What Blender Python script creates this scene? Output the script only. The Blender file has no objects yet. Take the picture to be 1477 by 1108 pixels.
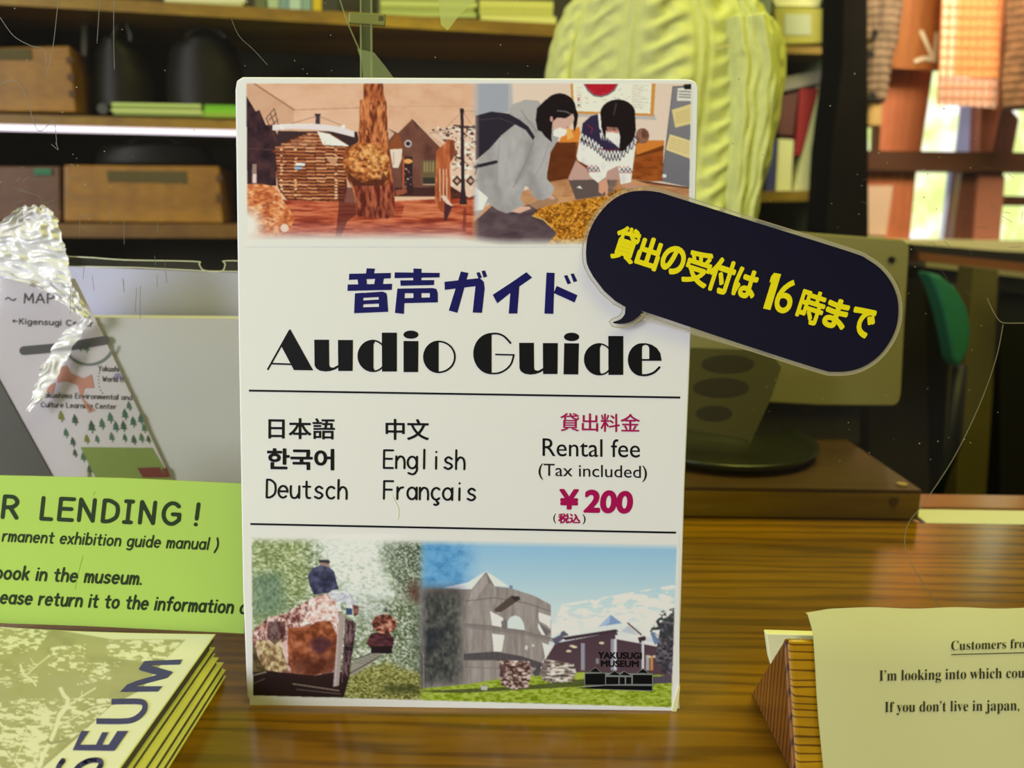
import bpy, math, random
import numpy as np
from mathutils import Vector, Matrix

random.seed(4)
S = bpy.context.scene
COL = S.collection
R = math.radians

# ------------------------------------------------------------------ camera
FPX, CX, CY = 1150.0, 738.5, 554.0
CAM = Vector((0, 0, .236))
PITCH, ROLL = R(12), R(.8)
_f = Vector((0, math.cos(PITCH), -math.sin(PITCH)))
_u0 = Vector((0, math.sin(PITCH), math.cos(PITCH)))
_r0 = Vector((1, 0, 0))
RIGHT = _r0*math.cos(ROLL) + _u0*math.sin(ROLL)
UP = _u0*math.cos(ROLL) - _r0*math.sin(ROLL)
cam = bpy.data.cameras.new('camera')
cam.sensor_width = 36
cam.lens = 36*FPX/1477
cam.clip_start = .01
cam.dof.use_dof = True
cam.dof.focus_distance = .385
cam.dof.aperture_fstop = 8.5
camo = bpy.data.objects.new('camera', cam)
COL.objects.link(camo)
camo.matrix_world = Matrix(((RIGHT.x, UP.x, -_f.x, CAM.x), (RIGHT.y, UP.y, -_f.y, CAM.y), (RIGHT.z, UP.z, -_f.z, CAM.z), (0, 0, 0, 1)))
S.camera = camo

# ------------------------------------------------------------------ view, world, lights
S.view_settings.view_transform = 'Standard'
S.view_settings.look = 'None'
S.view_settings.gamma = 1
S.view_settings.use_curve_mapping = False
S.view_settings.exposure = 0
S.cycles.use_denoising = True
S.cycles.transparent_max_bounces = 24
S.cycles.max_bounces = 8
S.cycles.sample_clamp_indirect = 6
w = bpy.data.worlds.new('world')
S.world = w
w.use_nodes = True
w.node_tree.nodes['Background'].inputs[0].default_value = (.75, .85, 1, 1)
w.node_tree.nodes['Background'].inputs[1].default_value = .5


def area(name, loc, aim, size, power, col, size_y=None):
    l = bpy.data.lights.new(name, 'AREA')
    l.energy = power
    l.color = col
    l.size = size
    if size_y:
        l.shape = 'RECTANGLE'
        l.size_y = size_y
    o = bpy.data.objects.new(name, l)
    COL.objects.link(o)
    o.location = loc
    o.rotation_euler = (Vector(aim)-Vector(loc)).to_track_quat('-Z', 'Y').to_euler()
    return o


# daylight from the entrance hall behind the visitor, and the yellow-green tubes above the office
DAY_P, TUBE_P, HALL_P = 96.0, 18.5, 3.5
area('hall_daylight', (-2.3, -1.5, .85), (0, .4, .05), 1.2, DAY_P, (.88, .91, 1), 1.0)
area('office_tube_light', (.45, .3, 1.5), (.2, .42, 0), 1.3, TUBE_P, (1, .98, .18), .5)
area('office_back_light', (.3, .9, 1.35), (.2, 1.9, .2), .9, HALL_P, (1, .95, .36), .3)

area('window_corner_fill', (1.05, 1.55, 1.1), (1.25, 2.3, .35), .5, 14.0, (1, .86, .72), .3)  # added fill that brightens the window posts, not a fixture of the room

# ------------------------------------------------------------------ geometry helpers


def ray(px, py):
    return (_f*FPX + RIGHT*(px-CX) + UP*(CY-py)).normalized()


class Plane:
    """a real surface in the room: point, normal facing the viewer"""
    def __init__(self, p, n):
        self.p, self.n = Vector(p), Vector(n).normalized()

    def hit(self, px, py, off=0.0):
        d = ray(px, py)
        q = self.p + self.n*off
        return CAM + d*((q-CAM).dot(self.n)/d.dot(self.n))


class Curled(Plane):
    """a nearly flat sheet with a gentle curl fn(x, y) measured along the normal"""
    def __init__(self, p, n, fn):
        super().__init__(p, n)
        self.fn = fn

    def hit(self, px, py, off=0.0):
        o = off
        q = None
        for _ in range(5):
            q = super().hit(px, py, o)
            o = off + self.fn(q)
        return q


def wall(y):
    return Plane((0, y, 0), (0, -1, 0))


def flat(z):
    return Plane((0, 0, z), (0, 0, 1))


def s2l(c):
    out = []
    for v in c[:3]:
        v = v/255.0
        out.append(v/12.92 if v <= .04045 else ((v+.055)/1.055)**2.4)
    return tuple(out)


def nd(m, t, **k):
    n = m.node_tree.nodes.new(t)
    for a, b in k.items():
        setattr(n, a, b)
    return n


MATS = {}


def mat(name, c, rough=.5, spec=.5, noise=0, nscale=20, stretch=(1, 1, 1), metal=0, bump=0, emit=0, alpha=1, coat=0, c2=None):
    if name in MATS:
        return MATS[name]
    m = bpy.data.materials.new(name)
    m.use_nodes = True
    b = m.node_tree.nodes['Principled BSDF']
    L = m.node_tree.links
    b.inputs['Base Color'].default_value = (*s2l(c), 1)
    b.inputs['Roughness'].default_value = rough
    b.inputs['Specular IOR Level'].default_value = spec
    b.inputs['Metallic'].default_value = metal
    b.inputs['Coat Weight'].default_value = coat
    b.inputs['Coat Roughness'].default_value = .08
    b.inputs['Alpha'].default_value = alpha
    if noise or bump:
        tc = nd(m, 'ShaderNodeTexCoord')
        mp = nd(m, 'ShaderNodeMapping')
        mp.inputs['Scale'].default_value = stretch
        ns = nd(m, 'ShaderNodeTexNoise')
        ns.inputs['Scale'].default_value = nscale
        ns.inputs['Detail'].default_value = 5
        L.new(tc.outputs['Object'], mp.inputs[0])
        L.new(mp.outputs[0], ns.inputs[0])
        if noise:
            cr = nd(m, 'ShaderNodeValToRGB')
            a = s2l(c)
            d = s2l(c2) if c2 else tuple(v*(1-noise) for v in a)
            cr.color_ramp.elements[0].position = .35
            cr.color_ramp.elements[1].position = .65
            cr.color_ramp.elements[0].color = (*d, 1)
            cr.color_ramp.elements[1].color = (*a, 1)
            L.new(ns.outputs['Fac'], cr.inputs[0])
            L.new(cr.outputs[0], b.inputs['Base Color'])
        if bump:
            bp = nd(m, 'ShaderNodeBump')
            bp.inputs['Strength'].default_value = bump
            bp.inputs['Distance'].default_value = .002
            L.new(ns.outputs['Fac'], bp.inputs['Height'])
            L.new(bp.outputs[0], b.inputs['Normal'])
    if emit:
        b.inputs['Emission Color'].default_value = (*s2l(c), 1)
        b.inputs['Emission Strength'].default_value = emit
    MATS[name] = m
    return m


def wood(name, light, dark, axis='x', rings=60, rough=.3, coat=.3, line=.55, mid=None, distort=3.0, bands=None, thin=.38, dscale=.35, rot=(0, 0, 0)):
    """grain running along the given object axis: fine fibre noise and darker growth-ring lines"""
    if name in MATS:
        return MATS[name]
    m = bpy.data.materials.new(name)
    m.use_nodes = True
    L = m.node_tree.links
    b = m.node_tree.nodes['Principled BSDF']
    tc = nd(m, 'ShaderNodeTexCoord')
    mp = nd(m, 'ShaderNodeMapping')
    sc = {'x': (.09, 1, 1), 'y': (1, .09, 1), 'z': (1, 1, .09)}[axis]
    mp.inputs['Scale'].default_value = sc
    mp.inputs['Rotation'].default_value = rot
    L.new(tc.outputs['Object'], mp.inputs[0])
    n1 = nd(m, 'ShaderNodeTexNoise')
    n1.inputs['Scale'].default_value = 9
    n1.inputs['Detail'].default_value = 3
    n1.inputs['Distortion'].default_value = .6
    L.new(mp.outputs[0], n1.inputs[0])
    wv = nd(m, 'ShaderNodeTexWave')
    wv.bands_direction = bands or {'x': 'Y', 'y': 'X', 'z': 'X'}[axis]
    wv.inputs['Scale'].default_value = rings
    wv.inputs['Distortion'].default_value = distort
    wv.inputs['Detail'].default_value = 3
    wv.inputs['Detail Scale'].default_value = dscale
    L.new(mp.outputs[0], wv.inputs[0])
    n2 = nd(m, 'ShaderNodeTexNoise')
    n2.inputs['Scale'].default_value = 220
    n2.inputs['Detail'].default_value = 4
    L.new(mp.outputs[0], n2.inputs[0])
    r1 = nd(m, 'ShaderNodeValToRGB')
    r1.color_ramp.elements[0].position = .3
    r1.color_ramp.elements[1].position = .7
    r1.color_ramp.elements[0].color = (*s2l(mid or dark), 1)
    r1.color_ramp.elements[1].color = (*s2l(light), 1)
    L.new(n1.outputs['Fac'], r1.inputs[0])
    r2 = nd(m, 'ShaderNodeValToRGB')
    r2.color_ramp.elements[0].position = .02
    r2.color_ramp.elements[1].position = thin
    r2.color_ramp.elements[0].color = (line, line, line, 1)
    r2.color_ramp.elements[1].color = (0, 0, 0, 1)
    L.new(wv.outputs['Fac'], r2.inputs[0])
    mx = nd(m, 'ShaderNodeMixRGB')
    mx.inputs[2].default_value = (*s2l(dark), 1)
    L.new(r2.outputs[0], mx.inputs[0])
    L.new(r1.outputs[0], mx.inputs[1])
    m2 = nd(m, 'ShaderNodeMixRGB', blend_type='MULTIPLY')
    m2.inputs[0].default_value = .55
    r3 = nd(m, 'ShaderNodeValToRGB')
    r3.color_ramp.elements[0].position = .3
    r3.color_ramp.elements[1].position = .6
    r3.color_ramp.elements[0].color = (.55, .5, .45, 1)
    L.new(n2.outputs['Fac'], r3.inputs[0])
    L.new(mx.outputs[0], m2.inputs[1])
    L.new(r3.outputs[0], m2.inputs[2])
    L.new(m2.outputs[0], b.inputs['Base Color'])
    b.inputs['Roughness'].default_value = rough
    b.inputs['Coat Weight'].default_value = coat
    b.inputs['Coat Roughness'].default_value = .12
    bp = nd(m, 'ShaderNodeBump')
    bp.inputs['Strength'].default_value = .15
    bp.inputs['Distance'].default_value = .001
    L.new(n2.outputs['Fac'], bp.inputs['Height'])
    L.new(bp.outputs[0], b.inputs['Normal'])
    MATS[name] = m
    return m


def obj(name, vs, fs, m, parent=None, smooth=False, **tags):
    """one mesh object; vs in room coordinates, stored relative to the parent's base"""
    me = bpy.data.meshes.new(name)
    org = parent.location if parent and not parent.parent else (parent.parent.location if parent else Vector((0, 0, 0)))
    me.from_pydata([tuple(Vector(v)-org) for v in vs], [], fs)
    if m:
        me.materials.append(m)
    me.update()
    if smooth:
        me.shade_smooth()
    o = bpy.data.objects.new(name, me)
    COL.objects.link(o)
    if parent:
        o.parent = parent
    for k, v in tags.items():
        o[k] = v
    return o


def thing(name, base, label, cat, group=None):
    e = bpy.data.objects.new(name, None)
    e.empty_display_size = .01
    COL.objects.link(e)
    e.location = base
    e['label'] = label
    e['category'] = cat
    if group:
        e['group'] = group
    return e


def tag(o, label, cat, group=None):
    o['label'] = label
    o['category'] = cat
    if group:
        o['group'] = group
    return o


def box_vf(x0, y0, z0, x1, y1, z1):
    v = [(x, y, z) for z in (z0, z1) for (x, y) in ((x0, y0), (x1, y0), (x1, y1), (x0, y1))]
    return v, [(3, 2, 1, 0), (4, 5, 6, 7), (0, 1, 5, 4), (1, 2, 6, 5), (2, 3, 7, 6), (3, 0, 4, 7)]


def box(name, a, b, m, parent=None, bevel=0, **t):
    v, f = box_vf(min(a[0], b[0]), min(a[1], b[1]), min(a[2], b[2]), max(a[0], b[0]), max(a[1], b[1]), max(a[2], b[2]))
    o = obj(name, v, f, m, parent, **t)
    if bevel:
        md = o.modifiers.new('bevel', 'BEVEL')
        md.width = bevel
        md.segments = 3
    return o


def prism_vf(front, back):
    n = len(front)
    return list(front)+list(back), [tuple(range(n)), tuple(range(2*n-1, n-1, -1))] + [(i, i+n, (i+1) % n+n, (i+1) % n) for i in range(n)]


def slab(name, pts, pl, th, m, parent=None, off=0, bevel=0, **t):
    """outline of the front face on plane pl, given real thickness th away from the viewer"""
    fr = [pl.hit(x, y, off) for x, y in pts]
    bk = [p - pl.n*th for p in fr]
    v, f = prism_vf(fr, bk)
    o = obj(name, v, f, m, parent, **t)
    if bevel:
        md = o.modifiers.new('bevel', 'BEVEL')
        md.width = bevel
        md.segments = 3
    return o


def rect(x0, y0, x1, y1, s=0.0):
    """photo rectangle; s = slope of its horizontals"""
    return [(x0, y0), (x1, y0+s*(x1-x0)), (x1, y1+s*(x1-x0)), (x0, y1)]


def tube_vf(path, r, n=8):
    vs, fs = [], []
    P = [Vector(p) for p in path]
    rr = r if isinstance(r, (list, tuple)) else [r]*len(P)
    for i, p in enumerate(P):
        t = (P[min(i+1, len(P)-1)]-P[max(i-1, 0)]).normalized()
        a = t.cross(Vector((0, 0, 1)))
        if a.length < .1:
            a = t.cross(Vector((0, 1, 0)))
        a.normalize()
        b = t.cross(a)
        for k in range(n):
            g = 2*math.pi*k/n
            vs.append(p+(a*math.cos(g)+b*math.sin(g))*rr[i])
    for i in range(len(P)-1):
        for k in range(n):
            fs.append((i*n+k, i*n+(k+1) % n, (i+1)*n+(k+1) % n, (i+1)*n+k))
    fs.append(tuple(range(n-1, -1, -1)))
    fs.append(tuple(range((len(P)-1)*n, len(P)*n)))
    return vs, fs


def join(*parts):
    V, F = [], []
    for v, f in parts:
        k = len(V)
        V += list(v)
        F += [tuple(i+k for i in q) for q in f]
    return V, F


# ------------------------------------------------------------------ flat shapes: strokes, arcs, lettering
def arc(cx, cy, rx, ry, a0, a1, n=28):
    """degrees, counter-clockwise on the page with 0 at the right, y pointing down"""
    return [(cx+rx*math.cos(R(a0+(a1-a0)*i/n)), cy-ry*math.sin(R(a0+(a1-a0)*i/n))) for i in range(n+1)]


def stroke(pts, w_, cap=True):
    """a thick line as separate convex pieces"""
    out = []
    h = w_/2
    for (x0, y0), (x1, y1) in zip(pts, pts[1:]):
        d = math.hypot(x1-x0, y1-y0) or 1e-6
        nx, ny = -(y1-y0)/d*h, (x1-x0)/d*h
        out.append([(x0+nx, y0+ny), (x1+nx, y1+ny), (x1-nx, y1-ny), (x0-nx, y0-ny)])
    mid = pts if cap else pts[1:-1]
    for x, y in mid:
        out.append([(x+h*math.cos(k*math.pi/4+.39), y+h*math.sin(k*math.pi/4+.39)) for k in range(8)])
    return out


def crom(pts, n=5):
    if len(pts) < 3:
        return list(pts)
    P = [pts[0]]+list(pts)+[pts[-1]]
    out = []
    for i in range(1, len(P)-2):
        for k in range(n):
            t = k/n
            out.append(tuple(.5*((2*P[i][j])+(-P[i-1][j]+P[i+1][j])*t+(2*P[i-1][j]-5*P[i][j]+4*P[i+1][j]-P[i+2][j])*t*t+(-P[i-1][j]+3*P[i][j]-3*P[i+1][j]+P[i+2][j])*t**3) for j in (0, 1)))
    out.append(tuple(pts[-1]))
    return out


def shapes(name, polys, pl, m, parent, off=.00015, **t):
    """printed flat shapes: a list of outlines in photo pixels laid on the surface pl"""
    vs, fs = [], []
    for i_, P in enumerate(polys):
        k = len(vs)
        if sum(P[j-1][0]*P[j][1]-P[j][0]*P[j-1][1] for j in range(len(P))) > 0:
            P = P[::-1]
        vs += [pl.hit(x, y, off+3e-6*(i_ % 25)) for x, y in P]
        fs.append(tuple(range(k, k+len(P))))
    return obj(name, vs, fs, m, parent, **t)


def glyphs(s, off=0.0, bold=0.0, spacing=1.0):
    """lettering outlines from Blender's built-in font: 2D vertices and faces"""
    c = bpy.data.curves.new('lettering', 'FONT')
    c.body = s
    c.offset = off
    c.space_character = spacing
    c.resolution_u = 5
    o = bpy.data.objects.new('lettering_source', c)
    COL.objects.link(o)
    dg = bpy.context.evaluated_depsgraph_get()
    me = bpy.data.meshes.new_from_object(o.evaluated_get(dg))
    V = [(v.co.x, v.co.y) for v in me.vertices]
    F = [tuple(p.vertices) for p in me.polygons]
    bpy.data.objects.remove(o)
    bpy.data.curves.remove(c)
    bpy.data.meshes.remove(me)
    if bold:
        V2, F2 = list(V), list(F)
        for k in range(14):
            n = len(V2)
            dx, dy = bold*math.cos(k*math.pi/7), bold*math.sin(k*math.pi/7)
            V2 += [(x+dx, y+dy) for x, y in V]
            F2 += [tuple(i+n for i in f) for f in F]
        V, F = V2, F2
    n0 = max(1, len(V)//15) if bold else len(V)+1
    return [(x, y, 3e-6*(i//n0)) for i, (x, y) in enumerate(V)], F


def bil(q, u, v):
    (ax, ay), (bx_, by), (cx_, cy_), (dx, dy) = q      # TL TR BR BL, v down
    return ((ax*(1-u)+bx_*u)*(1-v)+(dx*(1-u)+cx_*u)*v, (ay*(1-u)+by*u)*(1-v)+(dy*(1-u)+cy_*u)*v)


def text(s, quad, pl, m, parent, off=.00015, name='lettering', **k):
    """lettering whose ink fills the quad TL TR BR BL (or x0 y0 x1 y1 slope)"""
    if len(quad) == 5:
        x0, y0, x1, y1, sl = quad
        quad = [(x0, y0), (x1, y0+sl*(x1-x0)), (x1, y1+sl*(x1-x0)), (x0, y1)]
    V, F = glyphs(s, **k)
    xs = [v[0] for v in V]
    ys = [v[1] for v in V]
    a, b, c, d = min(xs), max(xs), min(ys), max(ys)
    P = [bil(quad, (x-a)/(b-a), (d-y)/(d-c)) + (e,) for x, y, e in V]
    return obj(name, [pl.hit(x, y, off+e) for x, y, e in P], F, m, parent)


def E_(cx, cy, rx, ry, a0=0, a1=360, n=14):
    return [(cx+rx*math.cos(R(a0+(a1-a0)*i/n)), cy+ry*math.sin(R(a0+(a1-a0)*i/n))) for i in range(n+1)]


# single-stroke lettering, y up, x-height 1
G = {
 'a': ([E_(.4, .5, .38, .5), [(.8, 1), (.8, 0)]], .8), 'b': ([[(.03, 1.6), (.03, 0)], E_(.42, .5, .38, .5)], .8),
 'c': ([E_(.4, .5, .38, .5, 48, 312)], .68), 'd': ([E_(.4, .5, .38, .5), [(.8, 1.6), (.8, 0)]], .8),
 'e': ([[(.04, .54), (.77, .54)], E_(.4, .5, .38, .5, 0, 312)], .78),
 'f': ([crom([(.62, 1.5), (.45, 1.6), (.3, 1.4), (.28, 1.1), (.28, 0)]), [(0, .97), (.6, .97)]], .6),
 'g': ([E_(.4, .5, .38, .5), crom([(.8, 1), (.8, .2), (.78, -.2), (.5, -.5), (.1, -.4)])], .8),
 'h': ([[(.03, 1.6), (.03, 0)], crom([(.03, .6), (.3, .98), (.6, .9), (.72, .55), (.72, 0)])], .72),
 'i': ([[(.05, 1), (.05, 0)], [(.05, 1.42), (.05, 1.43)]], .1), 'j': ([crom([(.3, 1), (.3, -.2), (0, -.5)])], .3),
 'k': ([[(.03, 1.6), (.03, 0)], [(.62, 1), (.05, .4)], [(.26, .6), (.68, 0)]], .68), 'l': ([[(.05, 1.6), (.05, 0)]], .1),
 'm': ([[(.03, 1), (.03, 0)], crom([(.03, .6), (.25, .98), (.48, .8), (.5, .5), (.5, 0)]), crom([(.5, .6), (.72, .98), (.95, .8), (.98, .5), (.98, 0)])], .98),
 'n': ([[(.03, 1), (.03, 0)], crom([(.03, .6), (.3, .98), (.6, .9), (.72, .55), (.72, 0)])], .72),
 'o': ([E_(.4, .5, .39, .5)], .8), 'p': ([[(.03, 1), (.03, -.5)], E_(.42, .5, .38, .5)], .8),
 'r': ([[(.03, 1), (.03, 0)], crom([(.03, .55), (.22, .9), (.5, 1)])], .5),
 's': ([crom([(.62, .85), (.35, 1), (.08, .8), (.2, .56), (.5, .44), (.64, .22), (.36, 0), (.02, .13)])], .64),
 't': ([crom([(.28, 1.4), (.28, .4), (.36, .05), (.6, .02)]), [(0, .97), (.58, .97)]], .6),
 'u': ([crom([(.03, 1), (.03, .45), (.15, .05), (.5, .03), (.72, .4)]), [(.74, 1), (.74, 0)]], .74),
 'v': ([[(0, 1), (.35, 0), (.7, 1)]], .7), 'w': ([[(0, 1), (.25, 0), (.5, .9), (.75, 0), (1, 1)]], 1),
 'x': ([[(0, 1), (.66, 0)], [(.66, 1), (0, 0)]], .66), 'y': ([[(0, 1), (.35, .1)], [(.7, 1), (.2, -.5)]], .7),
 'z': ([[(0, 1), (.6, 1), (0, 0), (.6, 0)]], .6), 'ç': ([E_(.4, .5, .38, .5, 48, 312), crom([(.42, 0), (.45, -.15), (.6, -.3), (.4, -.45), (.25, -.4)])], .7),
 'A': ([[(0, 0), (.5, 1.5), (1, 0)], [(.18, .5), (.82, .5)]], 1), 'C': ([E_(.6, .75, .58, .75, 50, 310)], 1.05),
 'D': ([crom([(.05, 1.5), (.4, 1.48), (.8, 1.2), (.9, .75), (.8, .3), (.4, .02), (.05, 0)]), [(.05, 1.5), (.05, 0)]], .92),
 'E': ([[(.85, 1.5), (.05, 1.5), (.05, 0), (.85, 0)], [(.05, .78), (.75, .78)]], .85),
 'F': ([[(.8, 1.5), (.05, 1.5), (.05, 0)], [(.05, .78), (.7, .78)]], .8),
 'G': ([E_(.6, .75, .57, .75, 45, 290), [(.8, .05), (1.1, .3), (1.1, .7), (.65, .7)]], 1.12),
 'H': ([[(.05, 1.5), (.05, 0)], [(.9, 1.5), (.9, 0)], [(.05, .8), (.9, .8)]], .95),
 'I': ([[(.3, 1.5), (.3, 0)], [(0, 1.5), (.6, 1.5)], [(0, 0), (.6, 0)]], .6),
 'K': ([[(.05, 1.5), (.05, 0)], [(.8, 1.5), (.05, .6)], [(.3, .9), (.85, 0)]], .85),
 'L': ([[(.05, 1.5), (.05, 0), (.85, 0)]], .85), 'M': ([[(.02, 0), (.1, 1.5), (.55, .4), (1, 1.5), (1.1, 0)]], 1.1),
 'N': ([[(.05, 0), (.05, 1.5), (.95, 0), (.95, 1.5)]], 1), 'P': ([[(.05, 1.5), (.05, 0)], crom([(.05, 1.5), (.6, 1.45), (.8, 1.1), (.6, .75), (.05, .7)])], .8),
 'R': ([[(.05, 1.5), (.05, 0)], crom([(.05, 1.5), (.6, 1.47), (.85, 1.12), (.6, .78), (.05, .72)]), [(.45, .72), (.9, 0)]], .9),
 'W': ([[(0, 1.5), (.3, 0), (.6, 1.1), (.9, 0), (1.2, 1.5)]], 1.2), 'Y': ([[(0, 1.5), (.45, .8), (.9, 1.5)], [(.45, .8), (.45, 0)]], .9),
 '!': ([[(.15, 1.5), (.1, .45)], [(.06, .03), (.06, .04)]], .2), '.': ([[(.05, .03), (.05, .04)]], .1), ',': ([[(.1, .1), (0, -.2)]], .1),
 '(': ([crom([(.3, 1.6), (.05, .9), (.05, .3), (.3, -.4)])], .3), ')': ([crom([(0, 1.6), (.25, .9), (.25, .3), (0, -.4)])], .3),
 '~': ([crom([(0, .6), (.3, .85), (.6, .6), (.9, .4), (1.2, .65)])], 1.2), '<': ([[(.4, 1.1), (0, .75), (.4, .4)], [(0, .75), (1, .75)]], 1), '-': ([[(0, .6), (.5, .6)]], .5), '*': ([[(0, .6), (.02, .6)]], .1),
}


def pen(s, x0, y0, x1, y1, xh, lw, pl, m, parent, slant=0.0, gap=.36, space=.7, mono=0, name='lettering', off=.00015):
    """single-stroke lettering with its baseline from (x0,y0) to (x1,y1) in photo pixels, x-height xh"""
    places, x = [], 0.0
    for ch in s:
        if ch == ' ':
            x += mono or space
            continue
        st, wd = G[ch]
        sx = 1.0
        if mono:
            sx = min(1, mono*.8/max(wd, .3))
            places.append((ch, x+(mono-wd*sx)/2, sx))
            x += mono
        else:
            places.append((ch, x, 1))
            x += wd+gap
    total = (x if mono else x-gap)
    d = Vector((x1-x0, y1-y0))
    k = d.length/total
    e = d.normalized()
    up = Vector((e.y, -e.x))
    P = []
    for ch, ox, sx in places:
        for ln in G[ch][0]:
            pts = []
            for gx, gy in ln:
                q = Vector((x0, y0)) + e*((ox+gx*sx)*k + slant*gy*xh) + up*(gy*xh)
                pts.append((q.x, q.y))
            P += stroke(pts, lw)
    return shapes(name, P, pl, m, parent, off)


# ------------------------------------------------------------------ printed pictures: colour painted per vertex
def fbm(h, w_, sx, sy, seed, octs=4):
    rng = np.random.RandomState(seed)
    out = np.zeros((h, w_))
    amp, tot = 1.0, 0
    for _ in range(octs):
        gh, gw = int(h/sy)+3, int(w_/sx)+3
        g = rng.rand(gh, gw)
        yy, xx = np.arange(h)/sy, np.arange(w_)/sx
        yi, xi = yy.astype(int), xx.astype(int)
        fy, fx = (yy-yi)[:, None], (xx-xi)[None, :]
        fy, fx = fy*fy*(3-2*fy), fx*fx*(3-2*fx)
        a = g[yi][:, xi]*(1-fx)+g[yi][:, xi+1]*fx
        b = g[yi+1][:, xi]*(1-fx)+g[yi+1][:, xi+1]*fx
        out += amp*(a*(1-fy)+b*fy)
        tot += amp
        amp *= .55
        sx, sy = max(sx/2, 1.1), max(sy/2, 1.1)
    out /= tot
    out = (out-out.min())/(out.max()-out.min())
    r = np.argsort(np.argsort(out[::7, ::7].ravel()))
    return out


class Canvas:
    SS = 2

    def __init__(self, x0, y0, x1, y1, bg):
        self.x0, self.y0 = x0, y0
        self.h, self.w = int((y1-y0)*self.SS), int((x1-x0)*self.SS)
        self.a = np.ones((self.h, self.w, 3))*np.array(bg, float)
        self.k, self.ox, self.oy = 1.0, 0.0, 0.0
        self.clip = None
        self.soft = 0

    def view(self, ox, oy, k):
        self.ox, self.oy, self.k = ox, oy, k

    def mask(self, P):
        pts = [(((self.ox+x*self.k)-self.x0)*self.SS, ((self.oy+y*self.k)-self.y0)*self.SS) for x, y in P]
        xs = [p[0] for p in pts]
        ys = [p[1] for p in pts]
        X0, X1 = max(0, int(min(xs))-1), min(self.w, int(max(xs))+2)
        Y0, Y1 = max(0, int(min(ys))-1), min(self.h, int(max(ys))+2)
        if self.soft:
            g = int(self.soft*2)+2
            X0, X1, Y0, Y1 = max(0, X0-g), min(self.w, X1+g), max(0, Y0-g), min(self.h, Y1+g)
        if X1 <= X0 or Y1 <= Y0:
            return None
        px = np.arange(X0, X1)[None, :]+.5
        py = np.arange(Y0, Y1)[:, None]+.5
        ins = np.zeros((Y1-Y0, X1-X0), bool)
        n = len(pts)
        for i in range(n):
            ax, ay = pts[i]
            bx_, by = pts[(i+1) % n]
            if ay == by:
                continue
            c = ((ay > py) != (by > py)) & (px < (bx_-ax)*(py-ay)/(by-ay)+ax)
            ins ^= c
        if self.soft:
            m = ins.astype(float)
            r = int(self.soft)
            for ax in (0, 1, 0, 1):
                pad = [(0, 0), (0, 0)]
                pad[ax] = (r+1, r)
                c = np.cumsum(np.pad(m, pad, 'edge'), axis=ax)
                m = (np.take(c, range(2*r+1, c.shape[ax]), ax)-np.take(c, range(0, c.shape[ax]-2*r-1), ax))/(2*r+1)
            ins = m
        if self.clip is not None:
            return (Y0, Y1, X0, X1, ins.astype(float)*self.clip[Y0:Y1, X0:X1])
        return (Y0, Y1, X0, X1, ins.astype(float))

    def fill(self, P, c, a=1.0, c2=None):
        r = self.mask(P)
        if r is None:
            return
        Y0, Y1, X0, X1, m = r
        m = (m*a)[:, :, None]
        c = np.array(c, float)
        if c2 is not None:
            t = np.linspace(0, 1, Y1-Y0)[:, None, None]
            c = c*(1-t)+np.array(c2, float)*t
        self.a[Y0:Y1, X0:X1] = self.a[Y0:Y1, X0:X1]*(1-m)+c*m

    def tex(self, P, pal, sx, sy, seed, a=1.0, con=1.0, octs=4):
        """pal: list of colours from low to high noise"""
        r = self.mask(P)
        if r is None:
            return
        Y0, Y1, X0, X1, m = r
        f = fbm(Y1-Y0, X1-X0, sx*self.k*self.SS, sy*self.k*self.SS, seed, octs)
        f = np.clip((f-.5)*con*1.5+.5, 0, 1)*(len(pal)-1)
        pal = np.array(pal, float)
        i = np.minimum(f.astype(int), len(pal)-2)
        t = (f-i)[:, :, None]
        c = pal[i]*(1-t)+pal[i+1]*t
        m = (m*a)[:, :, None]
        self.a[Y0:Y1, X0:X1] = self.a[Y0:Y1, X0:X1]*(1-m)+c*m

    def spots(self, P, c, sx, sy, seed, thr=.6, a=1.0, octs=4):
        r = self.mask(P)
        if r is None:
            return
        Y0, Y1, X0, X1, m = r
        f = fbm(Y1-Y0, X1-X0, sx*self.k*self.SS, sy*self.k*self.SS, seed, octs)
        m = (m*a*np.clip((f-thr)*14, 0, 1))[:, :, None]
        self.a[Y0:Y1, X0:X1] = self.a[Y0:Y1, X0:X1]*(1-m)+np.array(c, float)*m

    def line(self, pts, w_, c, a=1.0):
        for P in stroke(pts, w_):
            self.fill(P, c, a)

    def ell(self, cx, cy, rx, ry, c, a=1.0):
        self.fill(E_(cx, cy, rx, ry, n=30), c, a)

    def fade(self, fn, c):
        """blend to colour c with weight fn(X, Y) in photo pixels"""
        X = (np.arange(self.w)/self.SS+self.x0)[None, :]
        Y = (np.arange(self.h)/self.SS+self.y0)[:, None]
        m = np.clip(fn(X, Y), 0, 1)[:, :, None]*np.ones((self.h, self.w, 1))
        self.a = self.a*(1-m)+np.array(c, float)*m

    def result(self):
        return self.a.reshape(self.h//2, 2, self.w//2, 2, 3).mean((1, 3))


PRINT = bpy.data.materials.new('printed_picture')
PRINT.use_nodes = True
_pb = PRINT.node_tree.nodes['Principled BSDF']
_at = PRINT.node_tree.nodes.new('ShaderNodeVertexColor')
_at.layer_name = 'ink'
PRINT.node_tree.links.new(_at.outputs['Color'], _pb.inputs['Base Color'])
_pb.inputs['Roughness'].default_value = .4
_pb.inputs['Specular IOR Level'].default_value = .12
WHITE_SEEN = np.array([.735, .71, .62])     # how white card looks in the photo (linear)


def ink(c, white=WHITE_SEEN, paper=.8):
    c = np.asarray(c, float)/255
    l = np.where(c <= .04045, c/12.92, ((np.maximum(c, 0)+.055)/1.055)**2.4)
    return np.clip(l/white*paper, 0, .85)


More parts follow.
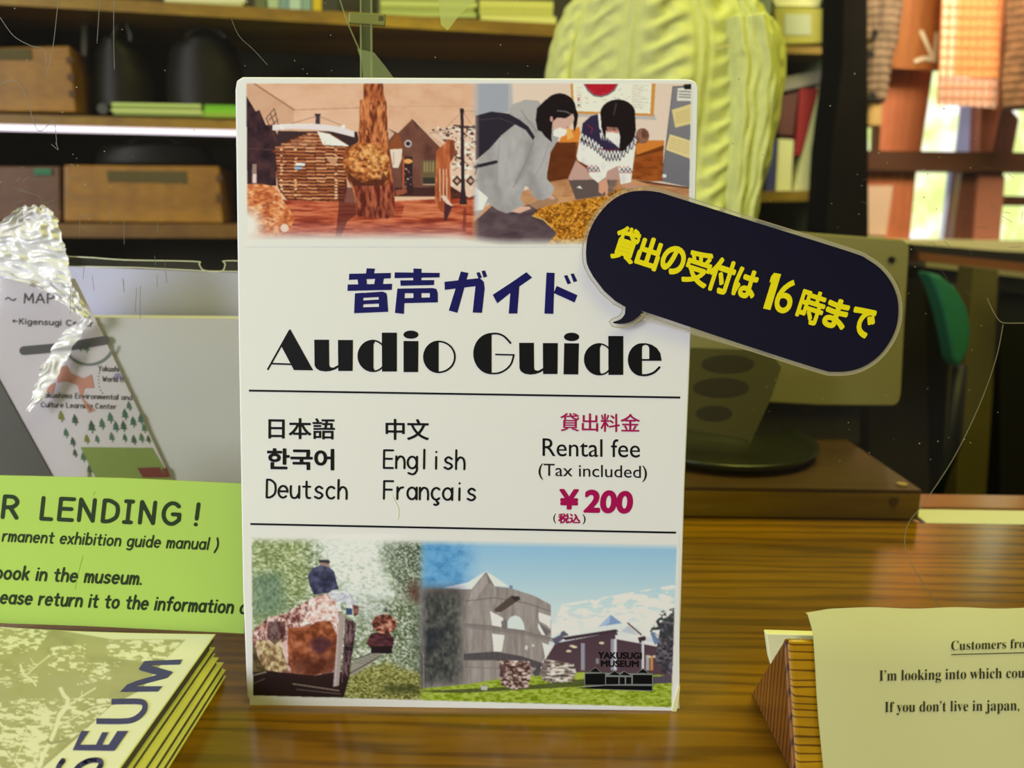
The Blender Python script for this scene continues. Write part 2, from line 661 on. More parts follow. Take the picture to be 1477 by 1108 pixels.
def inkmat(name, c, rough=.5, spec=.12, **k):
    m = mat(name, (0, 0, 0), rough, spec, **k)
    v = ink(c)
    m.node_tree.nodes['Principled BSDF'].inputs['Base Color'].default_value = (*v, 1)
    return m


def picture(name, cv, quad, pl, parent, off=.0001, **k):
    img = cv.result()
    h, w_ = img.shape[:2]
    org = parent.location
    vs = np.zeros((h+1, w_+1, 3))
    tl, tr, br, bl = quad
    # rows and columns are straight in the room, so unproject only on a coarse lattice
    st = 8
    ys = list(range(0, h+1, st)) + ([h] if h % st else [])
    xs = list(range(0, w_+1, st)) + ([w_] if w_ % st else [])
    cg = np.array([[tuple(pl.hit(*bil(quad, x/w_, y/h), off)-org) for x in xs] for y in ys])
    tmp = np.zeros((len(ys), w_+1, 3))
    for c in range(3):
        for r in range(len(ys)):
            tmp[r, :, c] = np.interp(np.arange(w_+1), xs, cg[r, :, c])
        for q in range(w_+1):
            vs[:, q, c] = np.interp(np.arange(h+1), ys, tmp[:, q, c])
    me = bpy.data.meshes.new(name)
    nv, nf = (h+1)*(w_+1), h*w_
    me.vertices.add(nv)
    me.vertices.foreach_set('co', vs.ravel())
    ii = (np.arange(h)[:, None]*(w_+1)+np.arange(w_)[None, :]).ravel()
    q = np.stack([ii, ii+w_+1, ii+w_+2, ii+1], 1)
    me.loops.add(nf*4)
    me.loops.foreach_set('vertex_index', q.ravel())
    me.polygons.add(nf)
    me.polygons.foreach_set('loop_start', np.arange(nf)*4)
    me.polygons.foreach_set('loop_total', np.full(nf, 4))
    me.update(calc_edges=True)
    ca = me.color_attributes.new('ink', 'FLOAT_COLOR', 'POINT')
    pad = np.zeros((h+1, w_+1, 4))
    pad[..., 3] = 1
    lin = ink(img, **k)
    e = np.pad(lin, ((1, 1), (1, 1), (0, 0)), 'edge')
    pad[..., :3] = (e[:-1, :-1]+e[1:, :-1]+e[:-1, 1:]+e[1:, 1:])/4
    ca.data.foreach_set('color', pad.ravel())
    me.materials.append(PRINT)
    o = bpy.data.objects.new(name, me)
    COL.objects.link(o)
    o.parent = parent
    return o

# ------------------------------------------------------------------ room shell
X0, X1, Y0, Y1, Z0, Z1 = -2.6, 2.8, -3.0, 3.4, -1.0, 1.75
plaster = mat('plaster', (150, 140, 110), .9)
hall_white = mat('hall_plaster', (190, 190, 200), .9)
dark_wall = mat('dark_wall', (62, 56, 40), .9, noise=.4, nscale=3)
floor_m = wood('floor_wood', (120, 85, 50), (60, 40, 20), 'y', 20)


def struct(name, a, b, m):
    o = box(name, a, b, m)
    o['kind'] = 'structure'
    return o


struct('floor', (X0, Y0, Z0-.05), (X1, Y1, Z0), floor_m)
struct('ceiling', (X0, Y0, Z1), (X1, Y1, Z1+.05), plaster)
struct('wall_left', (X0-.05, Y0, Z0), (X0, Y1, Z1), hall_white)
struct('wall_right', (X1, Y0, Z0), (X1+.05, Y1, Z1), plaster)
struct('wall_back', (X0, Y1, Z0), (X1, Y1+.05, Z1), dark_wall)
struct('wall_front', (X0, Y0-.05, Z0), (X1, Y0, Z1), hall_white)

# ------------------------------------------------------------------ the counter
cedar = wood('cedar_top', (158, 112, 10), (64, 40, 4), 'x', 26, .24, .4, line=.5, mid=(104, 70, 8), distort=11, dscale=1.3, thin=.5)
cedar_panel = wood('cedar_panel', (140, 100, 40), (80, 50, 15), 'x', 18)
ct = thing('reception_counter', (0, .38, Z0), 'long cedar reception counter with dark wavy grain and glossy top', 'counter')
box('worktop', (-1.5, .02, -.035), (2.2, .602, 0), cedar, ct, bevel=.003)
box('front_panel', (-1.5, .06, Z0), (2.2, .085, -.035), cedar_panel, ct)
box('back_panel', (-1.5, .56, Z0), (2.2, .58, -.035), cedar_panel, ct)
dk = thing('inner_desk', (.2, .8, Z0), 'low cedar desk behind the counter carrying tray and document holder', 'desk')
box('desktop', (-1.5, .604, -.03), (.33, .93, -.0015), cedar, dk)
box('side_panel', (.28, .61, Z0), (.31, .92, -.03), cedar_panel, dk)
box('side_panel', (-1.48, .61, Z0), (-1.45, .92, -.03), cedar_panel, dk)
lg = thing('cable_cover', (.8, .62, -.02), 'pale cream strip along the back edge of the counter, right of the tray', 'cover')
box('strip', (.334, .6035, -.02), (2.2, .634, -.001), mat('cream_plastic', (226, 226, 226), .5), lg, bevel=.001)
rl = tag(box('edge_rail', (.334, .636, -.03), (2.2, .668, .0), wood('orange_wood', (196, 122, 20), (120, 66, 10), 'x', 50)),
         'orange wooden rail behind the cream strip at right', 'rail')

# ------------------------------------------------------------------ wooden shelves at the back left
SH = Plane((-.93, 1.4, 0), (.22, -.975, 0))
honey = wood('honey_wood', (176, 140, 30), (120, 84, 14), 'x', 16, .45, .1, line=.3)
honey_dark = wood('honey_wood_dark', (140, 98, 22), (88, 56, 14), 'x', 16, .5, .05, line=.3)
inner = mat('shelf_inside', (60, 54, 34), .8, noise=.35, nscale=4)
sb = SH.hit(400, 330)
su = thing('wooden_shelf_unit', (sb.x, sb.y, Z0), 'wide wooden shelf unit with dark cells behind the clear curtain', 'shelf')
slab('shelf_board', [(-60, -14), (1010, 46), (1010, 65), (-60, 3)], SH, .30, honey, su)
slab('shelf_board', [(-60, 163), (1010, 190), (1010, 203), (-60, 177)], SH, .30, honey, su)
slab('shelf_board', [(-60, 322), (1010, 326), (1010, 346), (-60, 342)], SH, .30, honey_dark, su)
slab('shelf_board', [(-60, 760), (1010, 700), (1010, 725), (-60, 790)], SH, .30, honey_dark, su)
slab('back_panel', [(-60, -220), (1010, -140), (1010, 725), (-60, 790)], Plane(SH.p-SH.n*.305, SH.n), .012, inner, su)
slab('upright', [(-75, -230), (-60, -230), (-60, 790), (-75, 790)], SH, .31, honey_dark, su)
slab('upright', [(1010, -150), (1028, -150), (1028, 730), (1010, 730)], SH, .31, honey_dark, su)
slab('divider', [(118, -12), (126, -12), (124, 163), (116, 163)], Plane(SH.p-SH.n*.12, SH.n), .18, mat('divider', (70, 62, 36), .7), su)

refl_strip = slab('tube_reflection', [(-60, 178), (1010, 204.5), (1010, 211), (-60, 186.5)], Plane(SH.p+SH.n*.004, SH.n), .012, mat('reflection_glow', (238, 228, 255), .4, emit=.95))  # glowing strip added where a ceiling light mirrors in the vinyl
tag(refl_strip, 'thin glowing white strip added for a reflection in the clear curtain', 'glint')


def on(pl, k):
    return Plane(pl.p + pl.n*k, pl.n)


def crate(pts, label, m, joints, handle=None, depth=.2):
    c = pl_front.hit(sum(p[0] for p in pts)/4, max(p[1] for p in pts))
    t = thing('wooden_box', c - pl_front.n*.1, label, 'box')
    slab('body', pts, pl_front, depth, m, t, bevel=.003)
    for j in joints:
        slab('finger_joint', j, pl_front, .004, mat('joint_dark', (84, 52, 16), .7), t, off=.002)
    if handle:
        slab('handle_slot', handle, pl_front, .006, mat('slot_dark', (82, 70, 26), .7), t, off=.002)
    return t


pl_front = on(SH, -.03)
box_m = wood('box_wood', (172, 122, 26), (124, 80, 16), 'x', 22, .5, .1, line=.25)
crate([(-70, 70), (100, 66), (110, 162), (-70, 160)], 'yellow-brown wooden box with dark finger joints on the middle shelf', box_m,
      [[(95, 82), (104, 82), (105, 91), (96, 91)], [(97, 106), (106, 106), (107, 116), (98, 116)], [(99, 130), (108, 130), (109, 140), (100, 140)]],
      [(-40, 70), (44, 70), (46, 86), (-40, 86)])
crate([(92, 238), (316, 240), (322, 322), (92, 320)], 'wide wooden box with sunken handle on the lower shelf', box_m,
      [[(312, 252), (320, 252), (320, 262), (312, 262)], [(312, 280), (320, 280), (320, 292), (312, 292)]],
      [(154, 246), (268, 247), (270, 264), (156, 262)])
crate([(-70, 240), (86, 240), (88, 320), (-70, 320)], 'reddish brown wooden box with green sticker at the far left', wood('red_box', (118, 78, 52), (80, 48, 34), 'x', 22, .5, .1, line=.25), [])
c = SH.hit(60, 247)
st = shapes('sticker', [rect(49, 243, 74, 252)], pl_front, mat('green_sticker', (20, 110, 70), .5), [o for o in COL.objects if o.name.startswith('wooden_box')][-1], .004)

# papers and books on the shelves


def sheets(name, rects, cols, label, cat, pl, depth=.15, group=None):
    x0, y0, x1, y1 = rects
    c = pl.hit((x0+x1)/2, y1)
    t = thing(name, c - pl.n*depth/2, label, cat, group)
    n = len(cols)
    for i, cc in enumerate(cols):
        a, b = y0+(y1-y0)*i/n, y0+(y1-y0)*(i+1)/n - .5
        slab('sheet_bundle', rect(x0+random.uniform(-2, 2), a, x1+random.uniform(-3, 3), b, .02), pl, depth, mat('paper_%d_%d_%d' % cc, cc, .7), t)
    return t


sheets('booklet_stack', (162, 148, 292, 165.5), [(196, 216, 130), (140, 160, 80), (206, 220, 140), (150, 170, 96)], 'flat pile of pale green booklets on the middle shelf', 'booklets', pl_front)
sheets('booklet_stack', (294, 151, 420, 169), [(110, 180, 30), (130, 200, 40), (150, 180, 60)], 'flat pile of bright green booklets right of the pale green pile', 'booklets', pl_front)
dr = pl_front.hit(148, 164)
v, f = tube_vf([pl_front.hit(148, 157, -.01), pl_front.hit(148, 157, -.16)], .009, 14)
tag(obj('paper_roll', v, f, mat('grey_roll', (84, 82, 90), .5), smooth=False), 'small dark grey roll left of the pale green booklets', 'roll')
sheets('paper_stack', (236, -12, 352, 9), [(206, 206, 140), (226, 226, 190), (190, 190, 130)], 'pile of cream papers on the top shelf at left', 'papers', pl_front)
k = 0
for x0, x1, cc, nm in ((368, 384, (96, 104, 60), 'olive'), (386, 402, (170, 190, 150), 'pale green'), (403, 416, (120, 150, 150), 'dusty blue'), (417, 434, (176, 200, 186), 'light blue'), (435, 449, (130, 160, 150), 'grey blue'), (451, 464, (206, 176, 20), 'yellow'), (466, 488, (44, 44, 30), 'near-black')):
    t = slab('book', [(x0, -60), (x1, -60), (x1, 14+(x1-380)*.053), (x0, 14+(x0-380)*.053)], pl_front, .14, mat('book_'+nm.replace(' ', '_'), cc, .6), bevel=.001)
    tag(t, f'{nm} book standing upright on the top shelf', 'book', 'books on the top shelf')
sheets('file_stack', (548, -6, 686, 23), [(150, 158, 86), (196, 206, 120), (158, 166, 84), (176, 190, 110)], 'pile of faded green files on the top shelf', 'files', pl_front)
sheets('file_stack', (692, 0, 800, 33), [(206, 206, 110), (190, 190, 96), (214, 214, 130)], 'pile of yellowish files beside the cardigan on the top shelf', 'files', pl_front)

# two dark bags in the middle cell and one pale cup
bag_m = mat('dark_leather', (24, 20, 12), .5, spec=.2)


def shell(name, rows, pl, depth, m, parent, n=24, fold=0, wob=0, disp=None, closed=True, **tags):
    """a rounded upholstered or cloth volume from rows (y, left, right) seen in the photo"""
    vs, fs = [], []
    for r, (y, a, b) in enumerate(rows):
        pa, pb = pl.hit(a, y), pl.hit(b, y)
        c, h = (pa+pb)/2, (pb-pa)/2
        for k in range(n):
            g = 2*math.pi*k/n
            p = c + h*math.cos(g) + pl.n*(depth*math.sin(g))
            if fold:
                p += pl.n*(fold*math.sin(g*7+r*.05))*max(0, math.sin(g))
            if disp and math.sin(g) > 0:
                p += pl.n*disp(g, r, y)
            vs.append(p)
    for r in range(len(rows)-1):
        for k in range(n):
            fs.append((r*n+k, r*n+(k+1) % n, (r+1)*n+(k+1) % n, (r+1)*n+k))
    fs.append(tuple(range(n-1, -1, -1)))
    fs.append(tuple(range((len(rows)-1)*n, len(rows)*n)))
    return obj(name, vs, fs, m, parent, smooth=True, **tags)


def rows_from(keys, step):
    out = []
    y = keys[0][0]
    while y <= keys[-1][0]+.01:
        for (ya, a, b), (yb, c, d) in zip(keys, keys[1:]):
            if ya <= y <= yb:
                t = (y-ya)/(yb-ya)
                t = t*t*(3-2*t)
                out.append((y, a+(c-a)*t, b+(d-b)*t))
                break
        y += step
    return out


def bag(keys, label, handle):
    c = pl_front.hit((keys[-1][1]+keys[-1][2])/2, keys[-1][0])
    t = thing('shoulder_bag', c-pl_front.n*.08, label, 'bag')
    shell('body', rows_from(keys, 6), on(SH, -.1), .05, bag_m, t)
    v, f = tube_vf([on(SH, -.1).hit(x, y) for x, y in crom(handle)], .004)
    obj('handle', v, f, mat('bag_handle', (60, 60, 44), .4), t, smooth=True)


bag([(60, 150, 190), (84, 138, 212), (130, 134, 222), (163, 136, 220)], 'dark slouching leather bag with loop handle on the middle shelf', [(158, 100), (162, 62), (172, 34), (186, 40), (192, 100)])
bag([(58, 262, 330), (74, 244, 344), (120, 240, 352), (169, 244, 350)], 'second dark leather bag, right of the loop-handled one', [(262, 70), (275, 46), (300, 40), (322, 50), (330, 70)])
bag([(210, 150, 300), (222, 140, 308), (239, 138, 312), (242, 140, 310)], 'flattened black cloth bag lying on the wide wooden box', [(180, 212), (200, 200), (240, 198), (262, 212)])

# ------------------------------------------------------------------ bookcase on the right of the cardigan
BC = wall(1.95)
bc0 = BC.hit(1150, 300)
bc = thing('bookcase', (bc0.x, bc0.y+.12, Z0), 'pale green bookcase with yellow shelf edges right of the cardigan', 'bookcase')
pale = mat('pale_green_board', (120, 130, 84), .7)
slab('back_panel', rect(1072, -120, 1232, 560), on(BC, -.26), .01, mat('case_inside', (84, 86, 56), .8), bc)
slab('shelf_board', rect(1074, 66, 1206, 76, .015), BC, .25, wood('yellow_edge', (186, 160, 40), (130, 100, 20), 'x', 12, .5), bc)
slab('shelf_board', rect(1074, 276, 1196, 291, -.01), BC, .25, MATS['yellow_edge'], bc)
slab('shelf_board', rect(1074, 480, 1196, 492, -.01), BC, .25, MATS['yellow_edge'], bc)
slab('side_panel', [(1204, -120), (1228, -120), (1212, 78), (1206, 560), (1196, 560), (1200, 78)], on(BC, .004), .25, pale, bc)
slab('side_panel', rect(1062, -120, 1074, 560), on(BC, .004), .25, pale, bc)

t = thing('carton', BC.hit(1155, 63, -.1), 'yellow cardboard carton with white label on the upper bookcase shelf', 'carton')
slab('body', [(1117, 10), (1188, 12), (1195, 62), (1119, 64)], on(BC, -.02), .18, mat('yellow_card', (150, 148, 50), .8), t, bevel=.003)
slab('label', rect(1132, 20, 1170, 50, .02), on(BC, -.0185), .001, mat('label_white', (160, 168, 126), .7), t)
t = thing('paper_stack', BC.hit(1150, 9, -.1), 'loose cream papers on top of the yellow carton', 'papers')
for i in range(3):
    slab('sheet_bundle', rect(1112+i*3, -6+i*5, 1186-i*2, -2+i*5, .02), on(BC, -.03), .14, mat('cream_paper', (206, 210, 140), .7), t)
t = thing('box_file', BC.hit(1100, 62, -.1), 'grey-green box file left of the yellow carton', 'file')
slab('body', rect(1079, -20, 1113, 63), on(BC, -.03), .15, mat('grey_green', (110, 124, 96), .6), t, bevel=.002)

BB = on(BC, -.05)
for nm, pts, cc, lb in (
    ('ring_binder', [(1192, 88), (1204, 92), (1168, 276), (1144, 276)], (206, 212, 150), 'tall cream binder leaning in the bookcase, nearest the white one'),
    ('ring_binder', [(1206, 100), (1219, 108), (1188, 276), (1171, 276)], (216, 224, 190), 'whitish binder leaning at the right end of the bookcase'),
    ('book', [(1154, 127), (1181, 128), (1156, 222), (1146, 226)], (140, 14, 14), 'deep red book leaning in the bookcase'),
    ('book', [(1123, 200), (1145, 202), (1141, 276), (1119, 276)], (206, 210, 150), 'short cream book standing left of the leaning binders'),
    ('book', [(1110, 202), (1121, 202), (1117, 276), (1104, 276)], (44, 50, 110), 'blue book standing left of the short cream book'),
    ('book', [(1128, 138), (1152, 132), (1144, 196), (1122, 194)], (86, 40, 30), 'dark brown book tilted above the short cream one'),
    ('folder', [(1126, 112), (1190, 100), (1190, 118), (1128, 132)], (140, 136, 120), 'grey folder lying askew above the red book'),
):
    tag(slab(nm, pts, BB, .13, mat(nm+'_%d_%d_%d' % cc, cc, .6), bevel=.001), lb, 'book' if nm == 'book' else 'binder' if nm == 'ring_binder' else 'folder')

# dark pillar between the bookcase and the window
tag(slab('pillar', [(1224, -300), (1250, -300), (1254, 700), (1196, 700), (1192, 330), (1200, 210), (1216, 90)], wall(1.75), .12, mat('black_wood', (20, 14, 6), .9, spec=.1, noise=.5, nscale=9)),
    'near-black wooden pillar between the bookcase and the window', 'pillar')

# ------------------------------------------------------------------ the window corner at the right
WN = wall(2.3)
gm = bpy.data.materials.new('garden_light')
gm.use_nodes = True
nt = gm.node_tree
em = nt.nodes.new('ShaderNodeEmission')
nz = nt.nodes.new('ShaderNodeTexNoise')
nz.inputs['Scale'].default_value = 9
nz.inputs['Detail'].default_value = 3
tc = nt.nodes.new('ShaderNodeTexCoord')
rp = nt.nodes.new('ShaderNodeValToRGB')
rp.color_ramp.elements[0].position = .40
rp.color_ramp.elements[0].color = (*s2l((204, 218, 138)), 1)
rp.color_ramp.elements[1].position = .62
rp.color_ramp.elements[1].color = (*s2l((252, 248, 255)), 1)
e2 = rp.color_ramp.elements.new(.5)
e2.color = (*s2l((228, 240, 190)), 1)
nt.links.new(tc.outputs['Object'], nz.inputs[0])
nt.links.new(nz.outputs['Fac'], rp.inputs[0])
nt.links.new(rp.outputs[0], em.inputs[0])
em.inputs[1].default_value = 1.6
nt.links.new(em.outputs[0], nt.nodes['Material Output'].inputs[0])

terra = wood('terracotta_wood', (222, 132, 92), (176, 92, 58), 'z', 14, .5, .1, line=.3)
terra_pale = mat('pale_terracotta', (226, 170, 146), .6)
umber = wood('umber_wood', (98, 54, 24), (60, 32, 14), 'x', 14, .5, .1, line=.3)
umber_z = wood('umber_post_wood', (120, 66, 46), (84, 44, 28), 'z', 14, .5, .1, line=.3)
lilac = mat('lilac_cloth_glow', (176, 184, 226), .8, emit=.35)  # slight emission stands for daylight coming through the cloth
wo = WN.hit(1400, 345)
wd = bpy.data.objects.new('window_1', None)
COL.objects.link(wd)
wd.location = (wo.x, wo.y, wo.z)
wd['kind'] = 'structure'
slab('pane', rect(1240, -60, 1560, 352), on(WN, -.09), .004, gm, wd)
slab('window_post', [(1282, -60), (1352, -60), (1346, 100), (1328, 222), (1268, 222)], WN, .06, terra, wd)
slab('window_post', [(1252, 244), (1322, 244), (1312, 347), (1252, 347)], WN, .06, terra, wd)
slab('window_post', [(1426, -60), (1452, -60), (1446, 150), (1430, 224), (1412, 222)], WN, .06, terra, wd)
slab('window_post', [(1452, 150), (1470, 172), (1460, 226), (1432, 224)], WN, .06, umber_z, wd)
slab('window_post', [(1388, 244), (1448, 246), (1436, 349), (1374, 347)], WN, .06, umber_z, wd)
slab('window_post', [(1412, 252), (1450, 254), (1442, 348), (1404, 346)], on(WN, .01), .05, mat('rose_wood', (176, 110, 88), .5), wd)
slab('window_rail', rect(1240, 217, 1560, 246, .012), on(WN, .03), .07, umber, wd)
slab('window_rail', rect(1400, 282, 1560, 296, .012), on(WN, -.02), .03, umber, wd)
slab('window_sill', [(1240, 344), (1560, 349), (1560, 368), (1240, 352)], on(WN, .05), .1, mat('sill_cream', (200, 194, 140), .6), wd)
cv_ = thing('curtain', WN.hit(1400, 222, -.03), 'pale lilac cloth strip hanging inside the window', 'curtain')
slab('upper_strip', [(1386, 150), (1424, 150), (1414, 222), (1378, 222)], on(WN, -.05), .006, lilac, cv_)
slab('lower_strip', [(1368, 246), (1386, 246), (1374, 346), (1356, 346)], on(WN, -.05), .006, lilac, cv_)
nb = tag(slab('notice_paper', [(1252, 268), (1288, 268), (1278, 340), (1252, 338)], on(WN, .008), .002, mat('pink_paper', (226, 190, 168), .7)),
         'pale pink paper fixed low on the terracotta window post', 'notice')

# brown board with a chalk arrow
ab = thing('arrow_board', on(WN, .06).hit(1322, 98), 'brown wooden board with a white hand-drawn arrow', 'sign')
slab('board', [(1296, -60), (1372, -60), (1354, 102), (1284, 98)], on(WN, .07), .012, wood('arrow_wood', (182, 110, 26), (140, 74, 18), 'z', 10, .6), ab)
ap = []
for q in ([(1329, 46), (1338, 66), (1345, 83)], [(1351, 49), (1348, 84)], [(1321, 88), (1334, 84), (1348, 87)]):
    ap += stroke(crom(q), 6)
shapes('arrow', ap, on(WN, .072), mat('chalk', (226, 212, 190), .8), ab, .001)

# woven straw hangings
def straw(name, c, c2, sx=260, trans=.5):
    m = bpy.data.materials.new(name)
    m.use_nodes = True
    nt = m.node_tree
    b = nt.nodes['Principled BSDF']
    tc = nt.nodes.new('ShaderNodeTexCoord')
    ck = nt.nodes.new('ShaderNodeTexChecker')
    ck.inputs['Scale'].default_value = sx
    ck.inputs[1].default_value = (*s2l(c), 1)
    ck.inputs[2].default_value = (*s2l(c2), 1)
    nt.links.new(tc.outputs['Object'], ck.inputs[0])
    tr = nt.nodes.new('ShaderNodeBsdfTranslucent')
    nt.links.new(ck.outputs[0], b.inputs['Base Color'])
    nt.links.new(ck.outputs[0], tr.inputs[0])
    b.inputs['Roughness'].default_value = .8
    mx = nt.nodes.new('ShaderNodeMixShader')
    mx.inputs[0].default_value = trans
    nt.links.new(b.outputs[0], mx.inputs[1])
    nt.links.new(tr.outputs[0], mx.inputs[2])
    nt.links.new(mx.outputs[0], nt.nodes['Material Output'].inputs[0])
    return m


ST = on(WN, .16)
sm = straw('backlit_straw', (255, 186, 120), (250, 160, 92), 400, .3)
sp = straw('pale_straw', (255, 240, 215), (240, 216, 180), 400, .3)
bl = thing('straw_blind', ST.hit(1405, 0), 'orange backlit straw blind with a square weave hanging before the window', 'blind')
slab('weave', [(1386, -60), (1450, -60), (1440, 112), (1378, 110)], ST, .003, sm, bl)
slab('pale_edge', [(1362, -60), (1386, -60), (1378, 110), (1354, 112)], ST, .003, sp, bl)
slab('hem', [(1354, 112), (1440, 114), (1436, 156), (1352, 150)], ST, .003, mat('hem_cloth', (206, 166, 150), .8), bl)
for i in range(9):
    x = 1360+i*10.5
    v, f = tube_vf([ST.hit(x+2, -60, .003), ST.hit(x-6, 152, .003)], .0022, 6)
    obj('cord', v, f, mat('straw_cord', (224, 150, 96), .8), bl)
for i in range(12):
    y = -20+i*14.5
    v, f = tube_vf([ST.hit(1362-y*.06, y, .004), ST.hit(1448-y*.06, y+1, .004)], .0014, 6)
    obj('cross_cord', v, f, mat('straw_cord', (224, 150, 96), .8), bl)


def bundle(keys, label, pl, col, holes):
    t = thing('straw_sandal_bundle', pl.hit((keys[-1][1]+keys[-1][2])/2, keys[-1][0]), label, 'straw bundle')
    shell('body', rows_from(keys, 3), pl, .035, col, t, n=36, disp=lambda g, r, y: .004*math.sin(g*22)+.0035*math.sin(r*1.6))
    for (x, y, rx, ry) in holes:
        shapes('hole', [E_(x, y, rx, ry, n=16)], pl, mat('hole_black', (16, 12, 10), .9), t, .042)


straw_m = mat('dry_straw', (146, 120, 96), .9, noise=.5, nscale=40, stretch=(1, 1, .4))
bundle([(-50, 1240, 1306), (0, 1240, 1300), (50, 1242, 1294), (90, 1243, 1284), (130, 1243, 1278), (150, 1246, 1274)], 'grey-brown woven straw bundle with dark knots hanging left of the arrow board', on(WN, .12), straw_m, [(1262, 48, 5, 7), (1250, 78, 12, 6), (1258, 139, 6, 6)])
shell('tassel', rows_from([(150, 1248, 1272), (184, 1247, 1270)], 3), on(WN, .12), .02, mat('tassel', (196, 160, 100), .9), [o for o in COL.objects if o.name.startswith('straw_sandal')][-1])
bundle([(-50, 1452, 1510), (60, 1450, 1508), (120, 1444, 1500), (158, 1446, 1490)], 'brown straw bundle hanging at the right edge of the view', on(WN, .2), mat('dark_straw', (134, 92, 56), .9, noise=.5, nscale=40), [])

# work ledge below the window, with clutter
LD = wall(1.6)
ld = thing('wall_ledge', LD.hit(1420, 400, -.1), 'cluttered dark ledge with brown and pale edges below the window', 'ledge')
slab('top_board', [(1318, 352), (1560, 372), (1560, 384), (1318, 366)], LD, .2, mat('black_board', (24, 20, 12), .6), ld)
slab('brown_edge', [(1326, 364), (1560, 388), (1560, 402), (1326, 376)], on(LD, .01), .2, mat('brown_edge', (120, 70, 30), .6), ld)
slab('pale_edge', [(1336, 378), (1560, 402), (1560, 410), (1336, 385)], on(LD, .015), .2, mat('pale_edge', (150, 140, 96), .6), ld)
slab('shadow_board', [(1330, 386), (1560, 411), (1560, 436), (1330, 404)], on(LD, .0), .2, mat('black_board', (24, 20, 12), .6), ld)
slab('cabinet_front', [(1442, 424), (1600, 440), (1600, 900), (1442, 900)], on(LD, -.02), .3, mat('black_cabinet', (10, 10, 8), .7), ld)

ch = thing('green_chair', LD.hit(1375, 700, .3), 'dark green rounded chair back right of the tablet', 'chair')
GC = wall(1.25)
arcp = [(1338, 392), (1358, 398), (1380, 416), (1396, 444), (1402, 476), (1398, 506), (1384, 532), (1376, 520), (1370, 490), (1362, 452), (1350, 416)]
slab('backrest', arcp, GC, .04, mat('green_fabric', (22, 104, 70), .7), ch, bevel=.006)
v, f = tube_vf([GC.hit(1384, 528, -.03), GC.hit(1376, 640, -.03), GC.hit(1340, 760, -.02)], .012)
obj('back_post', v, f, mat('black_metal', (14, 14, 12), .5), ch, smooth=True)
p = GC.hit(1300, 760)
box('seat', (p.x-.25, p.y-.4, p.z-.05), (p.x+.15, p.y-.02, p.z), mat('green_fabric', (22, 104, 70), .7), ch, bevel=.02)
box('leg', (p.x-.07, p.y-.23, Z0), (p.x-.03, p.y-.19, p.z-.05), mat('black_metal', (14, 14, 12), .5), ch)
tag(slab('wooden_post', [(1404, 386), (1440, 390), (1432, 560), (1404, 980), (1362, 980), (1388, 560)], wall(1.45), .05, mat('olive_post', (96, 84, 22), .7, noise=.4, nscale=5)),
    'dim olive wooden post behind the green chair', 'post')

# ------------------------------------------------------------------ cardigan on its chair
CG = wall(1.12)
knit = mat('cream_knit', (206, 210, 140), .95, spec=.1, noise=.10, nscale=90, bump=.4)
cb = CG.hit(960, 400)
oc = thing('office_chair', (cb.x, cb.y+.02, Z0), 'office chair mostly hidden under the cream cardigan', 'chair')
slab('backrest', [(840, 10), (1060, 10), (1070, 330), (830, 330)], on(CG, 0), .03, mat('black_metal', (14, 14, 12), .5), oc, bevel=.01)
box('stem', (cb.x-.02, cb.y-.01, Z0+.1), (cb.x+.02, cb.y+.03, cb.z+.05), MATS['black_metal'], oc)
box('seat', (cb.x-.2, cb.y+.04, cb.z-.35), (cb.x+.2, cb.y+.42, cb.z-.29), MATS['black_metal'], oc, bevel=.02)
for k in range(5):
    a = k*2*math.pi/5
    v, f = tube_vf([(cb.x, cb.y+.02, Z0+.1), (cb.x+.28*math.cos(a), cb.y+.02+.18*math.sin(a), Z0+.03)], .018)
    obj('foot', v, f, MATS['black_metal'], oc)


def cable(g, r, y):
    x = math.degrees(g)            # 0 right .. 180 left
    d = 0
    for c, wd_ in ((30, 11), (62, 12), (95, 13), (128, 12), (155, 10)):
        u = (x-c)/wd_
        if abs(u) < 1:
            ph = y*.105+c
            a = math.exp(-((u-.45*math.sin(ph))*2.6)**2)
            b = math.exp(-((u+.45*math.sin(ph))*2.6)**2)
            d += .0045*max(a*(1+.5*math.cos(ph)), b*(1-.5*math.cos(ph)))
        elif abs(u) < 1.25:
            d -= .0026
    d += .009*math.sin(math.radians(x)*4.3+y*.008)+.004*math.sin(math.radians(x)*11-y*.012)
    return d


cg = thing('cable_knit_cardigan', (cb.x, cb.y, CG.hit(960, 400).z), 'cream cable-knit cardigan draped over the office chair', 'cardigan')
shell('body', rows_from([(-70, 905, 1010), (-40, 865, 1050), (0, 826, 1076), (20, 812, 1097), (50, 799, 1119), (80, 791, 1127), (110, 786, 1127), (160, 780, 1121), (220, 776, 1111), (290, 778, 1094), (345, 782, 1084), (400, 790, 1078)], 2.5),
      CG, .085, knit, cg, n=300, disp=cable)
shell('sleeve', rows_from([(30, 1040, 1112), (60, 1042, 1122), (120, 1044, 1124), (200, 1040, 1112), (260, 1034, 1098), (318, 1032, 1086)], 2.5), on(CG, .06), .035, knit, cg, n=140,
      disp=lambda g, r, y: .004*math.sin(g*6+y*.01)+.0016*math.sin(g*16+math.sin(y*.08)*1.2))
shapes('pulled_stitch', stroke(crom([(1036, 70), (1048, 66), (1062, 69)]), 3), CG, mat('stitch_shadow', (196, 190, 120), .9), cg, .112)
